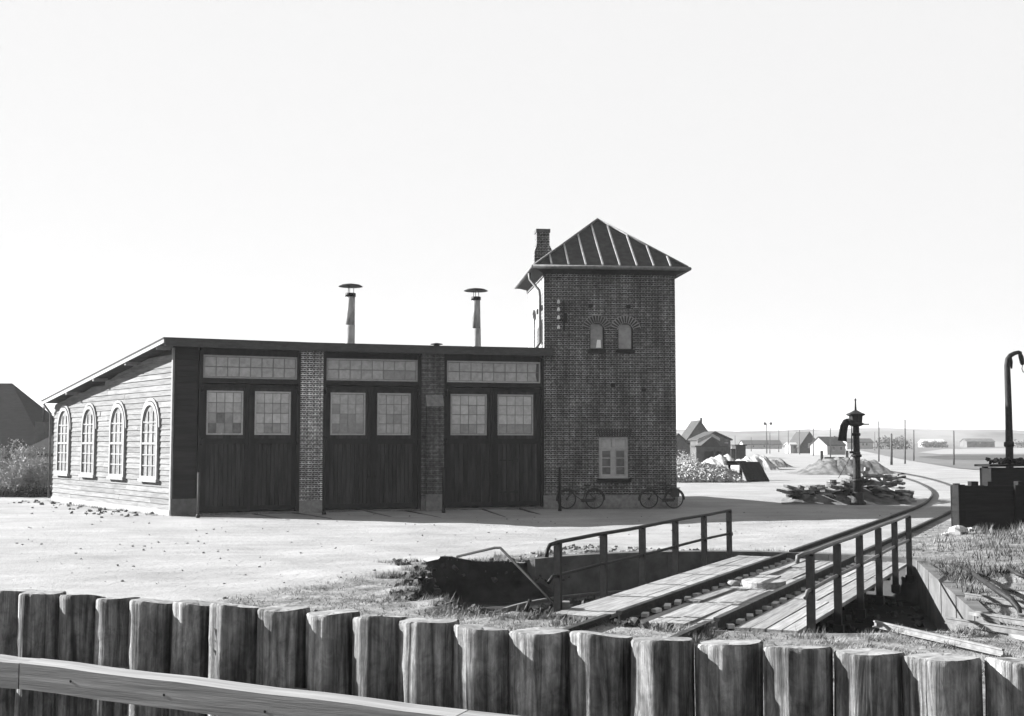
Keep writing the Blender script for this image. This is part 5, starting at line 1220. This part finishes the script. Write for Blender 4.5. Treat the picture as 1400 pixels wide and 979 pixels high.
for k in range(150):      # weeds at the wall bases and on the broken rim
    if k < 45: i = random.randrange(3); f, L = frame2(Q[i], Q[i+1]); p = f.p(random.uniform(0, L), random.uniform(.1, .35), 0)
    elif k < 70: p = TF.p(random.uniform(0, TW), random.uniform(.08, .3), 0)
    elif k < 95: p = SF.p(random.uniform(0, SL), random.uniform(.1, .5), 0)
    else: th = R(random.uniform(120, 250)); p = PC+Vector((math.cos(th), math.sin(th), 0))*(rim(th)+random.uniform(.02, .3))
    for j in range(40): blade(p.x+random.gauss(0, .1), p.y+random.gauss(0, .06), random.uniform(.03, .14), random.uniform(.3, 1.4), .006)
gvs, gfs = vs, fs; vs, fs = [], []
for px, py, n_, w0 in ((1296, 790, 500, .22), (1306, 796, 500, .25), (1343, 792, 350, .2), (1367, 790, 400, .22), (1312, 778, 300, .2), (1325, 814, 200, .3), (1383, 742, 500, .5), (1360, 733, 300, .4), (1395, 760, 400, .4), (1300, 750, 150, .5), (1340, 764, 150, .5)):
    p = G(px, py)
    for j in range(n_//2):
        x, y = p.x+random.gauss(0, w0), p.y+random.gauss(0, w0*1.2)
        if bed_ok(x, y): blade(x, y, random.uniform(.05, .26), random.uniform(.2, 1.0), .012)
me = bpy.data.meshes.new('weeds'); me.from_pydata(vs, [], fs); me.materials.append(M['weed']); o = bpy.data.objects.new('weeds', me); C.objects.link(o); stuff(o); o['label'] = 'dark weeds growing in clumps on the grassy bank'; o['category'] = 'weeds'
vs, fs = gvs, gfs
b = MB(); me = bpy.data.meshes.new('grass'); me.from_pydata(vs, [], fs); me.materials.append(M['grass']); o = bpy.data.objects.new('grass', me); C.objects.link(o); stuff(o); o['label'] = 'short dry grass around the turntable pit and bank'; o['category'] = 'grass'
b = MB()
def clod(x, y, s_):
    z_ = height(x, y); b.box((x, y, z_+s_*.2), (s_*1.3, s_, s_*.7), Matrix.Rotation(random.uniform(0, 6.28), 3, Vector((random.uniform(-.5, .5), random.uniform(-.5, .5), 1)).normalized()))
for k in range(420):
    y = 18+random.random()**1.4*26; x = random.uniform(-.42, .4)*y
    if bed_ok(x, y): clod(x, y, random.choice((.015, .02, .02, .03, .04)))
for k in range(70):      # clods along the side wall
    d = random.random()*14; p = Q[0]+sd*d+SF.n*(abs(random.gauss(0, 1.4))+.15); clod(p.x, p.y, random.uniform(.03, .13))
for k in range(500):      # gravel between handrail and yard
    q = tp(random.uniform(-3, 6), random.uniform(-6.3, -2.6), 0)
    if bed_ok(q.x, q.y) and q.y > 26.5: clod(q.x, q.y, random.uniform(.03, .09))
stuff(b.build('loose_stones', M['clod']))['label'] = 'small stones and clods scattered over the yard'

# ------------------------------------------------------------------ the air
b = MB(); b.box((0, 1200, 21), (7600, 7600, 48)); hz = stuff(b.build('haze', M['white']))
hm = bpy.data.materials.new('haze'); hm.use_nodes = True; t = hm.node_tree; t.nodes.clear(); pv = t.nodes.new('ShaderNodeVolumePrincipled'); ou = t.nodes.new('ShaderNodeOutputMaterial')
pv.inputs['Color'].default_value = (.85, .85, .85, 1); pv.inputs['Density'].default_value = .0002; pv.inputs['Anisotropy'].default_value = .2
t.links.new(pv.outputs[0], ou.inputs['Volume']); hz.data.materials.clear(); hz.data.materials.append(hm)
